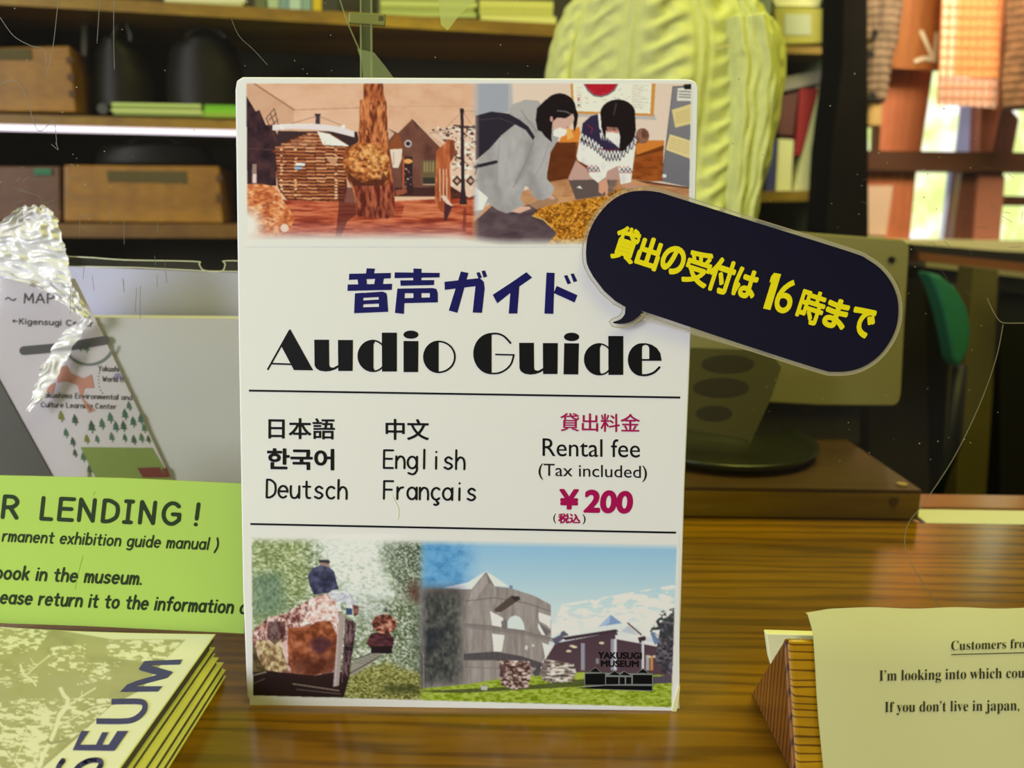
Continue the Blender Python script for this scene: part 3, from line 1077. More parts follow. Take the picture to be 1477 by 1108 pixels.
# ------------------------------------------------------------------ things on the inner desk
tray_top = wood('tray_top', (84, 58, 28), (60, 40, 20), 'x', 20, .45, .1, line=.2)
tray_side = wood('tray_side', (146, 116, 12), (96, 72, 4), 'x', 26, .4, .2, line=.4)
TY = .606
tx1 = wall(TY).hit(1328, 720).x
tz = wall(TY).hit(1328, 709).z
tr = thing('wooden_tray_box', (.12, .75, 0), 'low wooden box with screw heads on the desk under the tablet', 'box')
box('side_board', (-.10, TY, .0), (tx1, TY+.012, tz-.002), tray_side, tr, bevel=.001)
box('top_board', (-.10, TY, tz-.002), (tx1, .905, tz+.001), tray_top, tr)
box('end_board', (tx1-.012, TY+.013, 0), (tx1, .90, tz-.003), tray_side, tr)
box('back_board', (-.10, .89, 0), (tx1-.013, .904, tz-.003), tray_side, tr)
TT = flat(tz+.001)
for x, y in ((1301, 700), (1211, 613)):
    c = TT.hit(x, y)
    v, f = tube_vf([c, c+Vector((0, 0, .0015))], .0042, 14)
    obj('screw', v, f, mat('screw_tan', (176, 150, 110), .4), tr)
c = wall(TY).hit(1289, 722)
v, f = tube_vf([c, c+Vector((0, -.0015, 0))], .0035, 12)
obj('screw', v, f, mat('screw_grey', (96, 84, 50), .3, metal=.6), tr)

# dark green round dish on the tray box
dc = TT.hit(1040, 648)
dr_ = (TT.hit(1172, 650)-dc).length
n = 48
vs, fs = [], []
prof = [(0, .003), (.86, .003), (.93, .006), (1.0, .011), (1.0, .008), (.9, 0), (0, 0)]
for rr, zz in prof:
    for k in range(n):
        a = 2*math.pi*k/n
        vs.append((dc.x+dr_*rr*math.cos(a), dc.y+dr_*rr*math.sin(a), tz+.0015+zz))
for i in range(len(prof)-1):
    for k in range(n):
        fs.append((i*n+k, i*n+(k+1) % n, (i+1)*n+(k+1) % n, (i+1)*n+k))
tag(obj('round_dish', vs, fs, mat('dark_green_lacquer', (22, 26, 12), .4, coat=.2), smooth=True), 'dark green round dish with thin rim on the wooden box', 'dish')

# grey plate with three oval holes
HP = Plane((0, .66, .02), (0, -.94, .34))
hp = thing('perforated_plate', HP.hit(1050, 600, -.004), 'dim grey plastic plate with dark oval holes beside the sign', 'plate')
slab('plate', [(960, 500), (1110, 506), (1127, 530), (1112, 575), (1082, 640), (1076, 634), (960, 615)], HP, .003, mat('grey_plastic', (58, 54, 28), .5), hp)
for x, y, rx, ry in ((1050, 525, 38, 13), (1040, 559, 41, 14), (1030, 596, 26, 11)):
    shapes('hole', [E_(x, y, rx, ry, n=28)], HP, mat('hole_brown', (22, 14, 4), .8), hp, .0005)

# the white tablet, leaning
TB = Plane((0, .735, .025), (.02, -.985, .17))
tb = thing('tablet', TB.hit(1200, 590, -.004), 'white tablet with rounded corners and small lens standing behind the sign', 'tablet')
body = [(940, 318), (1296, 345)] + arc(1297, 359, 15, 14, 80, 0, 6) + [(1305, 470), (1300, 570)] + arc(1286, 572, 13, 14, 0, -80, 6) + [(1180, 585), (940, 572)]
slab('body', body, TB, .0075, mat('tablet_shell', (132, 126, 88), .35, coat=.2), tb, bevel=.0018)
for a in (1222, 1252):
    slab('volume_button', [(a, 340), (a+22, 342), (a+22, 345.5), (a, 343.5)], on(TB, -.003), .002, mat('button_grey', (176, 176, 130), .4), tb)
shapes('camera_ring', [E_(1286, 375, 7.5, 6.5, n=20)], TB, mat('lens_ring', (120, 112, 84), .3), tb, .0006)
shapes('camera_lens', [E_(1286, 375, 5, 4.5, n=20)], TB, mat('lens_black', (24, 20, 16), .1), tb, .001)
# prop that carries it
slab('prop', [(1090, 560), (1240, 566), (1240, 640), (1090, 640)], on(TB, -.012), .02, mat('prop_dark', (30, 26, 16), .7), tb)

# ------------------------------------------------------------------ clear document holder with pamphlets and map, left
DP = Plane((0, .50, 0), (0, -.995, .10))
film = bpy.data.materials.new('clear_film')
film.use_nodes = True
nt = film.node_tree
nt.nodes.remove(nt.nodes['Principled BSDF'])


def film_nodes(nt, tint, gloss, rough, bump=0.0, haze=0.0):
    tr = nt.nodes.new('ShaderNodeBsdfTransparent')
    tr.inputs[0].default_value = (*tint, 1)
    gl = nt.nodes.new('ShaderNodeBsdfGlossy')
    gl.inputs['Roughness'].default_value = rough
    lw = nt.nodes.new('ShaderNodeFresnel')
    lw.inputs[0].default_value = 1.45
    mu = nt.nodes.new('ShaderNodeMath')
    mu.operation = 'MULTIPLY'
    mu.inputs[1].default_value = gloss
    nt.links.new(lw.outputs[0], mu.inputs[0])
    mx = nt.nodes.new('ShaderNodeMixShader')
    nt.links.new(mu.outputs[0], mx.inputs[0])
    nt.links.new(tr.outputs[0], mx.inputs[1])
    nt.links.new(gl.outputs[0], mx.inputs[2])
    last = mx
    if bump:
        tc = nt.nodes.new('ShaderNodeTexCoord')
        nz = nt.nodes.new('ShaderNodeTexNoise')
        nz.inputs['Scale'].default_value = 14
        bp = nt.nodes.new('ShaderNodeBump')
        bp.inputs['Strength'].default_value = bump
        bp.inputs['Distance'].default_value = .01
        nt.links.new(tc.outputs['Object'], nz.inputs[0])
        nt.links.new(nz.outputs['Fac'], bp.inputs['Height'])
        nt.links.new(bp.outputs[0], gl.inputs['Normal'])
        nt.links.new(bp.outputs[0], lw.inputs['Normal'])
    if haze:
        df = nt.nodes.new('ShaderNodeBsdfDiffuse')
        df.inputs[0].default_value = (.8, .8, .78, 1)
        m2 = nt.nodes.new('ShaderNodeMixShader')
        m2.inputs[0].default_value = haze
        nt.links.new(mx.outputs[0], m2.inputs[1])
        nt.links.new(df.outputs[0], m2.inputs[2])
        last = m2
    nt.links.new(last.outputs[0], nt.nodes['Material Output'].inputs[0])


film_nodes(nt, (.985, .985, .98), .5, .08, haze=.02)
edge_m = mat('film_edge', (206, 206, 176), .3)
dh = thing('document_holder', DP.hit(200, 700, -.02), 'clear plastic document holder with notched top edge left of the sign', 'holder')
hol = [(-80, 366), (100, 370), (180, 375), (280, 377), (287, 381), (294, 390), (320, 391), (325, 381), (331, 376), (440, 380), (440, 760), (-80, 760)]
slab('front_film', hol, on(DP, .004), .0004, film, dh)
shapes('rim', stroke(crom(hol[:10], 3), 1.6, False), on(DP, .0048), edge_m, dh)
shapes('rim', stroke([(100, 384), (200, 386), (300, 391), (440, 393)], 1.4, False), on(DP, .0048), edge_m, dh)
slab('foot', [(-80, 752), (440, 752), (440, 780), (-80, 780)], on(DP, -.002), .09, mat('clear_foot', (150, 150, 120), .3), dh)
bs = tag(slab('blank_sheet', [(-80, 380), (100, 384), (200, 388), (300, 392), (440, 396), (440, 745), (-80, 745)], on(DP, -.076), .001, inkmat('blank_white', (176, 174, 206))),
         'tall blank greyish sheet in the document holder, behind the others', 'paper')
pd = tag(slab('pamphlet_block', [(112, 458), (220, 459), (440, 461), (440, 745), (-80, 745), (-80, 458)], on(DP, -.002), .066, inkmat('pamphlet_white', (218, 214, 255))),
         'thick pad of blank white pamphlets with a pale yellow top edge', 'pamphlets')

# hand-drawn map
MP = on(DP, .0002)
mp_ = thing('hand_drawn_map', MP.hit(120, 690), 'hand-drawn area map with small green fir trees, cut on a slant', 'map')
slab('sheet', [(-70, 402), (108, 402), (135, 456), (250, 700), (84, 700), (40, 620), (-70, 420)], on(DP, .0006), .0005, inkmat('map_paper', (222, 212, 226)), mp_)
MPP = on(DP, .0007)
blk = inkmat('map_ink', (58, 52, 58))
pen('~ MAP ~', 8, 437, 104, 437, 9, 2.0, MPP, blk, mp_, gap=.35)
pen('<Kigensugi Cedar *', 18, 467, 142, 471, 5.2, 1.5, MPP, blk, mp_)
shapes('road', stroke([(34, 506), (90, 501), (152, 491)], 13), MPP, inkmat('road_grey', (82, 78, 78)), mp_)
shapes('round_path', stroke(arc(128, 492, 36, 34, 200, 350), 4, False), MPP, inkmat('path_green', (120, 130, 118)), mp_, .0002)
shapes('building', [[(84, 530), (96, 527), (102, 538), (120, 546), (132, 540), (136, 560), (122, 560), (118, 574), (138, 592), (128, 596), (116, 572), (112, 556), (96, 550), (82, 552)], [(66, 556), (80, 552), (76, 568), (66, 566)]], MPP, inkmat('map_orange', (206, 140, 118)), mp_, .00018)
shapes('dotted_path', sum([stroke([(143+dx, y), (143+dx, y+.1)], 1.8) for y, dx in ((538, 0), (543, -1), (548, -1), (553, -1), (558, 0), (563, 2), (567, 5))], []), MPP, blk, mp_)
pen('Yakushi', 142, 535, 171, 536, 4.5, 1.3, MPP, blk, mp_)
pen('World H', 148, 550, 178, 551, 4.5, 1.3, MPP, blk, mp_)
shapes('lilac_house', [[(165, 539), (172, 538), (178, 547), (166, 547)]], MPP, inkmat('map_lilac', (150, 140, 176)), mp_)
pen('Yakushima Environmental and', 58, 573, 190, 577, 4.6, 1.2, MPP, blk, mp_)
pen('Culture Learning Center', 59, 587, 167, 590, 4.6, 1.2, MPP, blk, mp_)
for x, y, s, c in ((88, 600, 8, 0), (108, 605, 8, 1), (132, 615, 9, 1), (147, 611, 8, 2), (159, 602, 8, 2), (167, 615, 8, 3), (178, 614, 8, 1), (180, 597, 8, 3), (186, 585, 7, 2), (192, 608, 8, 3), (203, 604, 8, 3), (208, 617, 7, 2),
                   (95, 624, 7, 2), (105, 637, 7, 1), (108, 653, 6, 1), (120, 659, 7, 2), (129, 677, 7, 1), (129, 685, 6, 0), (125, 633, 7, 0), (140, 633, 6, 2), (161, 630, 7, 2), (180, 631, 6, 3), (193, 634, 7, 1), (204, 631, 7, 2), (214, 633, 6, 1), (115, 500, 6, 1), (124, 500, 8, 2)):
    cc = [(128, 130, 30), (52, 84, 60), (74, 112, 84), (50, 100, 86)][c]
    shapes('fir_tree', [[(x-1, y-s), (x+s*.55, y+s*.1), (x-s*.55, y+s*.1)], [(x, y-s*.5), (x+s*.7, y+s*.7), (x-s*.6, y+s*.6)], [(x, y+s*.5), (x+1.6, y+s*.6), (x+2.4, y+s*1.15), (x+.6, y+s*1.1)]], MPP, inkmat('fir_%d' % c, cc), mp_)
shapes('lawn', [[(116, 645), (220, 646), (248, 694), (140, 694)]], MPP, inkmat('lawn_green', (134, 152, 70)), mp_)
shapes('red_house', [[(198, 675), (230, 674), (240, 689), (206, 689)]], MPP, inkmat('map_red', (120, 26, 24)), mp_, .0003)
shapes('red_house', [[(233, 676), (241, 675), (246, 688), (240, 689)]], MPP, inkmat('map_red', (120, 26, 24)), mp_, .0003)
tag(slab('dark_reflection', [(-70, 440), (-12, 530), (82, 700), (-70, 700)], on(DP, .0016), .0008, mat('reflection_charcoal', (58, 54, 50), .35)), 'charcoal sheet put in for a dark reflection left of the slanted map', 'folder')  # dark reflection, built as a flat charcoal sheet

# crumpled clear wrapper; its bright highlights are put into a nearly opaque white
wrap = bpy.data.materials.new('crumpled_wrapper')
wrap.use_nodes = True
nt = wrap.node_tree
b = nt.nodes['Principled BSDF']
b.inputs['Base Color'].default_value = (.93, .93, 1, 1)
b.inputs['Roughness'].default_value = .45
b.inputs['Coat Weight'].default_value = 1
tcn = nt.nodes.new('ShaderNodeTexCoord')
nzz = nt.nodes.new('ShaderNodeTexNoise')
nzz.inputs['Scale'].default_value = 30
nzz.inputs['Distortion'].default_value = 1.5
rmp = nt.nodes.new('ShaderNodeValToRGB')
rmp.color_ramp.elements[0].position = .24
rmp.color_ramp.elements[0].color = (.45, .45, .45, 1)
rmp.color_ramp.elements[1].position = .42
rmp.color_ramp.elements[1].color = (.9, .9, .9, 1)
nt.links.new(tcn.outputs['Object'], nzz.inputs[0])
nt.links.new(nzz.outputs['Fac'], rmp.inputs[0])
nt.links.new(rmp.outputs[0], b.inputs['Alpha'])
cw = thing('crumpled_wrapper', on(DP, .01).hit(60, 590), 'crumpled clear plastic wrapper, its shine coloured white, over the map corner', 'wrapper')


def crumple(keys, name, seed, amp, along_x=False, cols=40, step=2.0):
    rr = rows_from(keys, step)
    f = fbm(len(rr)+1, cols+1, 22, 9, seed, 2)
    vs, fs = [], []
    for r, (y, a, b_) in enumerate(rr):
        for k in range(cols+1):
            q = on(DP, .008).hit(a+(b_-a)*k/cols, y + 2*math.sin(k*.3+seed))
            ridge = abs(((f[r, k]*5) % 1)-.5)*2
            q += DP.n*(amp*(f[r, k]*1.2+ridge*.5))
            vs.append(q)
    for r in range(len(rr)-1):
        for k in range(cols):
            i = r*(cols+1)+k
            fs.append((i, i+cols+1, i+cols+2, i+1))
    return obj(name, vs, fs, wrap, cw, smooth=True)


crumple([(298, 40, 72), (306, 28, 80), (318, 12, 86), (335, -20, 91), (360, -60, 98), (385, -60, 104), (398, 10, 108), (410, 50, 112), (430, 84, 121), (445, 104, 128), (459, 127, 136)], 'upper_fold', 3, .005, cols=60)
crumple([(458, 118, 136), (480, 92, 120), (505, 76, 104), (535, 62, 88), (565, 50, 70), (592, 42, 48)], 'tail_fold', 9, .003, cols=16)

# ------------------------------------------------------------------ the clear vinyl curtain
VY = .425
VP = wall(VY)
vin = bpy.data.materials.new('clear_vinyl')
vin.use_nodes = True
vin.node_tree.nodes.remove(vin.node_tree.nodes['Principled BSDF'])
film_nodes(vin.node_tree, (.985, .985, .94), .16, .05, bump=.12, haze=.004)
vc = thing('vinyl_curtain', (0, VY, 0), 'clear vinyl curtain hanging behind the sign, its cut edge at the right', 'curtain')
out = [(-180, -160), (1660, -160), (1660, 466), (1447, 466), (1440, 462), (1434, 452), (1424, 430), (1446, 468), (1436, 520), (1412, 586), (1376, 660), (1334, 724), (1308, 758), (1306, 790), (1322, 826), (1346, 862), (1376, 905), (1376, 922), (-180, 900)]
out = [q for q in out if q != (1424, 430)]
fr = [VP.hit(x, y) for x, y in out]
fr = [Vector((q.x, q.y, max(q.z, .0015))) for q in fr]
bk = [q + Vector((0, .0006, 0)) for q in fr]
v, f = prism_vf(fr, bk)
obj('sheet', v, f, vin, vc)
VE = on(VP, .0004)
em_ = mat('vinyl_edge', (140, 134, 96), .3)
shapes('cut_edge', stroke(crom([(1477, 466), (1452, 466), (1442, 463), (1432, 448), (1424, 430)]), 1.3, False) + stroke(crom([(1447, 468), (1436, 520), (1412, 586), (1376, 660), (1334, 724), (1310, 756), (1306, 790), (1322, 826), (1346, 862), (1376, 905)]), 1.2, False), VE, em_, vc)
scr = mat('scratch_pale', (96, 94, 66), .5)
P = []
for q in ([(0, 25), (20, 52), (45, 66), (64, 72), (66, 98)], [(0, 122), (14, 116), (28, 122), (40, 148), (50, 180), (58, 189), (70, 180), (78, 174), (82, 210)], [(164, 0), (164, 60), (165, 100)], [(144, 0), (140, 60)],
          [(84, 0), (76, 70), (66, 110)], [(334, 28), (345, 52), (366, 72), (386, 94)], [(74, 208), (84, 216), (80, 206)]):
    P += stroke(crom(q), .9, False)
rs = random.Random(11)
for _ in range(26):
    x, y, a = rs.uniform(10, 120), rs.uniform(240, 330), rs.uniform(-.8, .8)
    P += stroke([(x, y), (x+rs.uniform(6, 26)*math.cos(a), y+10*math.sin(a))], .5, False)
for _ in range(14):
    x, y = rs.uniform(96, 240), rs.uniform(290, 420)
    P += stroke([(x, y), (x+rs.uniform(-2, 6), y+rs.uniform(10, 50))], .6, False)
for _ in range(30):
    x, y, a = rs.uniform(1240, 1477), rs.uniform(235, 420), rs.uniform(-1.2, 1.2)
    P += stroke([(x, y), (x+rs.uniform(5, 20)*math.cos(a), y+rs.uniform(5, 20)*math.sin(a))], .5, False)
shapes('scratches', P, VE, scr, vc, kind='stuff')
P = []
for _ in range(150):
    x, y = rs.choice([(rs.uniform(0, 780), rs.uniform(0, 320)), (rs.uniform(1050, 1440), rs.uniform(100, 690))])
    P.append(E_(x, y, rs.uniform(.5, 1.4), rs.uniform(.5, 1.2), n=6))
shapes('dust_specks', P, VE, mat('dust', (150, 150, 120), .7), vc, kind='stuff')
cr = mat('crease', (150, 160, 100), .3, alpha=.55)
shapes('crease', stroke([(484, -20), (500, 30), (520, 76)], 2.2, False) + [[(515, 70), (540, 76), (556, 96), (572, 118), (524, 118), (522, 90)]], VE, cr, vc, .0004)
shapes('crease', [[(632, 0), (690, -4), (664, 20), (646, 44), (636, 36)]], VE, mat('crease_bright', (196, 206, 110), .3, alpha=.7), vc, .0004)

hk = thing('hanging_strip', on(VP, -.006).hit(528, -30), 'narrow clear plastic strip with a clip hanging above the sign', 'strip')
slab('strip', [(519, -60), (536, -60), (536, 260), (522, 260)], on(VP, -.004), .0015, mat('strip_clear', (120, 132, 84), .2, alpha=.35), hk)
for x in (520, 535):
    slab('strip_edge', [(x-1.2, -60), (x+1.2, -60), (x+2, 260), (x-.4, 260)], on(VP, -.0036), .0018, mat('strip_rim', (150, 164, 112), .3, alpha=.8), hk)
slab('clip', [(503, 17), (556, 20), (555, 37), (502, 33)], on(VP, -.0032), .003, mat('clip_plastic', (150, 156, 84), .35, alpha=.75), hk, bevel=.0006)
slab('clip_rivet', [(546, 23), (552, 23), (552, 29), (546, 29)], on(VP, -.0028), .001, mat('rivet', (90, 90, 50), .3), hk)

# ------------------------------------------------------------------ green lending notice
GP = Plane((0, .372, 0), (0, -.985, .17))
gn = thing('lending_notice', GP.hit(150, 905), 'bright green card notice about book lending, left of the main sign', 'notice')
gz = [(-140, 680), (0, 686), (180, 690), (352, 698), (352, 914), (120, 903), (0, 899), (-140, 893)]
slab('card', gz, GP, .0012, inkmat('notice_green', (164, 192, 84)), gn)
gk = inkmat('notice_ink', (38, 52, 26))
# heading letters one by one, as spaced on the card
for chx, a, b_ in (('R', 2, 28), ('L', 58, 78), ('E', 83, 108), ('N', 112, 139), ('D', 146, 173), ('I', 178, 193), ('N', 200, 226), ('G', 233, 262), ('!', 281, 288)):
    st_, wd_ = G[chx]
    P = []
    by = 746 + a*.04
    for ln in st_:
        P += stroke([(a + gx/wd_*(b_-a-5) + gy*2.2 + .5, by - gy*20 + (gx/wd_)*(b_-a)*.04) for gx, gy in ln], 5.8)
    shapes('letter', P, GP, gk, gn)
pen('rmanent exhibition guide manual )', 3, 780.5, 313, 793, 10.3, 2.6, GP, gk, gn, slant=.16)
pen('book in the museum.', -8, 834.5, 203, 843, 11.8, 3.3, GP, gk, gn, slant=.16)
pen('ease return it to the information c', 0, 870, 353, 885, 11.8, 3.3, GP, gk, gn, slant=.16)
shapes('crease_mark', stroke([(108, 850), (113, 825), (119, 802)], .8, False)+stroke([(134, 714), (137, 709)], 1, False), GP, inkmat('crease_green', (150, 190, 70)), gn)
slab('foot', [(100, 780), (140, 780), (140, 903), (100, 902)], on(GP, -.0015), .02, inkmat('foot_white', (180, 180, 170)), gn)

# ------------------------------------------------------------------ the main sign
lean = R(7.7)
SP = Plane((0, .348, 0), (0, -math.cos(lean), math.sin(lean)))
sg = thing('audio_guide_sign', SP.hit(668, 1030), 'white upright audio guide sign with two photographs and black lettering', 'sign')
bz = [(350, 110.5), (990, 113.5)] + [(999, 115), (1005, 119), (1008, 127)] + [(1003, 330), (994, 560), (988, 700), (982, 900), (976, 1018)] + [(975, 1027), (970, 1032), (960, 1032.5), (600, 1028), (420, 1022), (385, 1018), (362, 1014), (356, 1006), (350, 850), (344, 500), (339, 130), (341, 116)]
card = inkmat('sign_card', (222, 219, 206), .42)
slab('board', bz, SP, .0035, card, sg, bevel=.0008)
slab('easel_leg', [(600, 400), (740, 400), (760, 1000), (580, 1000)], on(SP, -.0036), .012, card, sg)
slab('corner_fold', [(968, 1032), (974, 1030), (978, 1020), (981, 990), (979, 989), (973, 1010)], on(SP, .0006), .0006, mat('fold_pale', (222, 220, 170), .4), sg)

WH = (222, 219, 206)
# --- upper photograph
C1 = Canvas(354, 118, 998, 356, WH)
V = lambda: C1.view(340, 100, .24370)
V()
C1.fill([(50, 80), (1480, 80), (1480, 1045), (50, 1045)], (212, 164, 130), c2=(226, 184, 150))
C1.tex([(50, 80), (1480, 80), (1480, 780), (50, 780)], [(206, 156, 120), (222, 178, 146), (230, 190, 160)], 90, 60, 1, a=.5)
C1.fill([(60, 82), (110, 82), (340, 242), (340, 420), (60, 300)], (196, 150, 118), .55)
C1.line([(108, 84), (345, 240)], 9, (146, 98, 76), .8)
C1.line([(340, 241), (735, 228)], 5, (170, 120, 92), .7)
C1.line([(890, 222), (1410, 216)], 4, (190, 144, 116), .6)
C1.fill([(345, 246), (735, 232), (735, 320), (345, 330)], (226, 184, 156), .4)
# left dark roofs
C1.tex([(58, 150), (118, 250), (140, 240), (178, 330), (215, 330), (272, 430), (240, 480), (240, 690), (60, 690)], [(36, 20, 26), (58, 34, 38), (76, 44, 44)], 40, 60, 2)
C1.line([(62, 468), (230, 476)], 4, (96, 58, 50))
C1.fill([(98, 560), (122, 560), (126, 676), (96, 676)], (150, 120, 110))
C1.fill([(102, 620), (120, 620), (122, 672), (100, 672)], (226, 200, 190))
for a, b_ in (((180, 290), (228, 232)), ((228, 232), (275, 420)), ((180, 290), (255, 460)), ((196, 300), (240, 262)), ((212, 330), (250, 300)), ((205, 262), (240, 350))):
    C1.line([a, b_], 5, (90, 58, 48))
# ring canopy
C1.fill([(250, 365), (720, 370), (735, 460), (240, 460)], (58, 40, 40))
C1.fill([(474, 264), (497, 264), (499, 330), (472, 330)], (70, 52, 62))
C1.fill([(466, 262), (504, 262), (500, 276), (470, 276)], (60, 40, 46))
C1.line([(470, 280), (300, 330)], 2.5, (120, 80, 70))
C1.line([(500, 280), (640, 336)], 2.5, (120, 80, 70))
C1.fill([(217, 332), (240, 326), (340, 322), (450, 321), (560, 330), (640, 346), (702, 368), (701, 402), (640, 386), (560, 366), (450, 356), (340, 352), (240, 360), (217, 362)], (224, 212, 208))
C1.fill([(217, 332), (300, 323), (450, 321), (450, 330), (240, 340)], (236, 220, 210), .8)
C1.ell(272, 344, 14, 10, (250, 240, 225))
C1.ell(636, 338, 12, 10, (255, 246, 230))
# log house
house = [(216, 486), (290, 432), (360, 398), (430, 372), (510, 366), (590, 388), (672, 452), (642, 490), (660, 700), (640, 795), (400, 800), (300, 770), (250, 700), (232, 500)]
C1.tex(house, [(58, 26, 18), (84, 38, 24), (110, 54, 32)], 30, 20, 5)
rs = random.Random(5)
for i in range(21):
    y = 384+i*20
    xl, xr = (430-i*52 if i < 4 else 236 + (i-4)*2, 560+i*26 if i < 4 else 652)
    xl = max(xl, 222)
    if i > 15:
        xl = 250+(i-15)*14
    for s_ in range(7):
        xa = xl+(xr-xl)*s_/7
        xb = xl+(xr-xl)*(s_+1)/7-rs.uniform(0, 14)
        c_ = rs.choice([(206, 134, 86), (178, 104, 62), (222, 156, 108), (156, 86, 50), (190, 116, 74)])
        yo = rs.uniform(-2, 2)+abs(s_-3)*-1.0
        C1.line([(xa, y+yo), (xb, y+yo+2)], 10, c_)
for i in range(9):
    C1.line([(486+i*4, 372+i*9), (560+i*13, 388+i*8)], 8, (246, 232, 214))
    C1.line([(420-i*22, 380+i*11), (476, 380+i*10)], 5, (206, 150, 110), .6)
for x in (262, 345, 585):
    for i in range(17):
        C1.fill([(x+(i % 2)*6, 470+i*18), (x+16+(i % 2)*6, 470+i*18), (x+16, 480+i*18), (x, 480+i*18)], rs.choice([(240, 196, 150), (230, 170, 120), (120, 60, 36)]))
C1.fill([(355, 553), (412, 556), (408, 572), (355, 570)], (240, 240, 246))
C1.fill([(350, 577), (392, 578), (390, 592), (350, 590)], (150, 180, 216))
C1.fill([(528, 516), (600, 520), (596, 572), (560, 556)], (214, 160, 120), .8)
# gabled houses
C1.tex([(900, 350), (960, 378), (1046, 292), (1222, 470), (1190, 520), (1190, 752), (940, 752), (900, 600)], [(86, 50, 42), (108, 66, 54), (120, 78, 64)], 60, 90, 6)
C1.fill([(900, 350), (940, 380), (905, 420)], (206, 170, 140))
C1.fill([(1048, 290), (1130, 372), (1160, 400), (1142, 386)], (214, 184, 160))
C1.line([(1050, 292), (1215, 462)], 9, (210, 178, 152))
C1.fill([(912, 440), (952, 376), (978, 400), (990, 470), (985, 520), (940, 560), (912, 560)], (140, 76, 40))
C1.ell(1020, 440, 21, 21, (206, 196, 190))
C1.ell(1020, 440, 14, 14, (50, 40, 44))
C1.fill([(988, 516), (1046, 518), (1048, 740), (988, 740)], (52, 36, 38))
C1.ell(1020, 544, 26, 14, (226, 160, 90))
for i in range(14):
    C1.ell(1000+rs.uniform(0, 40), 590+i*10, 7, 5, rs.choice([(190, 150, 140), (120, 80, 80), (60, 40, 50)]))
C1.fill([(1102, 536), (1186, 538), (1186, 690), (1104, 690)], (104, 88, 60))
for x in (1112, 1128, 1146, 1164):
    C1.fill([(x, 548), (x+10, 548), (x+10, 610), (x, 610)], (176, 150, 100), .7)
C1.fill([(1108, 640), (1180, 640), (1180, 690), (1108, 690)], (60, 52, 44))
for i in range(10):
    C1.ell(1112+i*8, 682, 4, 3, (226, 190, 150))
C1.fill([(940, 700), (1190, 700), (1190, 752), (940, 752)], (58, 32, 30), .8)
C1.fill([(988, 520), (998, 520), (996, 740), (988, 740)], (190, 90, 50))
C1.fill([(945, 716), (1010, 706), (1014, 730), (950, 750)], (150, 80, 60))
# mural
C1.fill([(1150, 372), (1300, 330), (1480, 330), (1480, 720), (1370, 760), (1270, 690), (1270, 470), (1170, 400)], (224, 190, 166))
C1.spots([(1180, 380), (1300, 335), (1480, 335), (1480, 590), (1280, 600), (1280, 470)], (84, 52, 46), 16, 12, 8, .56)
C1.spots([(1180, 340), (1480, 335), (1480, 720), (1280, 690), (1280, 470)], (250, 226, 206), 20, 16, 9, .62)
C1.line([(1150, 378), (1300, 346), (1420, 338)], 4, (120, 84, 70))
for i in range(7):
    C1.ell(1170+i*40, 360-i*4, 8, 6, (70, 46, 44))
for x in (1310, 1390, 1450):
    C1.fill([(x-30, 660), (x, 628), (x+30, 660), (x, 692)], (70, 48, 44))
    C1.fill([(x-14, 660), (x, 645), (x+14, 660), (x, 675)], (206, 160, 130))
C1.tex([(1190, 752), (1270, 690), (1380, 760), (1480, 720), (1480, 790), (1180, 790)], [(70, 36, 30), (110, 58, 44)], 60, 30, 3)
# floor
C1.tex([(230, 770), (700, 790), (1480, 755), (1480, 1045), (50, 1045), (60, 960)], [(126, 46, 30), (158, 66, 42), (186, 90, 58), (206, 116, 78)], 120, 12, 11, con=1.3)
C1.fill([(600, 700), (720, 700), (720, 860), (660, 900), (620, 1000), (590, 1000), (610, 800)], (84, 34, 30), .7)
C1.tex([(1000, 800), (1230, 790), (1230, 870), (980, 880)], [(186, 96, 60), (226, 140, 96)], 90, 8, 12, a=.7)
# burl stump, left
C1.tex([(62, 680), (150, 678), (240, 695), (275, 770), (320, 830), (345, 890), (325, 945), (250, 985), (62, 1010)], [(176, 84, 44), (206, 120, 66), (226, 150, 92), (236, 176, 130)], 30, 16, 14, con=1.3)
C1.spots([(66, 690), (240, 700), (330, 880), (300, 960), (62, 990)], (140, 66, 40), 26, 9, 15, .6, .7)
C1.fill([(62, 690), (230, 700), (236, 716), (62, 704)], (196, 110, 60), .7)
C1.ell(289, 940, 24, 24, (232, 206, 176))
# trunk and burl
trunk = [(757, 80), (872, 80), (876, 150), (892, 190), (902, 430), (915, 560), (925, 640), (940, 740), (946, 860), (900, 884), (720, 872), (704, 760), (690, 700), (655, 640), (640, 560), (634, 500), (660, 462), (700, 446), (725, 430), (732, 300), (734, 185), (757, 176)]
C1.tex(trunk, [(104, 46, 26), (146, 74, 40), (180, 100, 56), (206, 126, 74)], 18, 70, 21, con=1.5)
C1.spots([(735, 180), (895, 190), (902, 430), (725, 430)], (226, 150, 96), 12, 60, 22, .62, .7)
C1.spots([(735, 180), (895, 190), (902, 430), (725, 430)], (92, 40, 26), 10, 50, 23, .62, .8)
C1.tex(E_(775, 560, 138, 122, n=40), [(120, 58, 28), (176, 100, 46), (206, 132, 70), (232, 170, 104)], 26, 20, 25, con=1.3, octs=5)
C1.spots(E_(790, 545, 100, 90, n=30), (250, 206, 140), 16, 18, 26, .68, .7, octs=5)
C1.spots(E_(775, 560, 132, 118, n=30), (78, 36, 20), 18, 12, 27, .68, .7, octs=5)
C1.soft = 8
C1.fill([(650, 560), (700, 640), (800, 670), (870, 640), (860, 680), (760, 720), (680, 680)], (80, 34, 20), .6)
C1.fill([(780, 480), (830, 480), (860, 560), (820, 590)], (250, 196, 120), .5)
C1.soft = 0
C1.fill([(650, 600), (740, 670), (860, 650), (870, 600), (900, 650), (870, 690), (760, 720), (700, 700)], (66, 28, 20), .7)
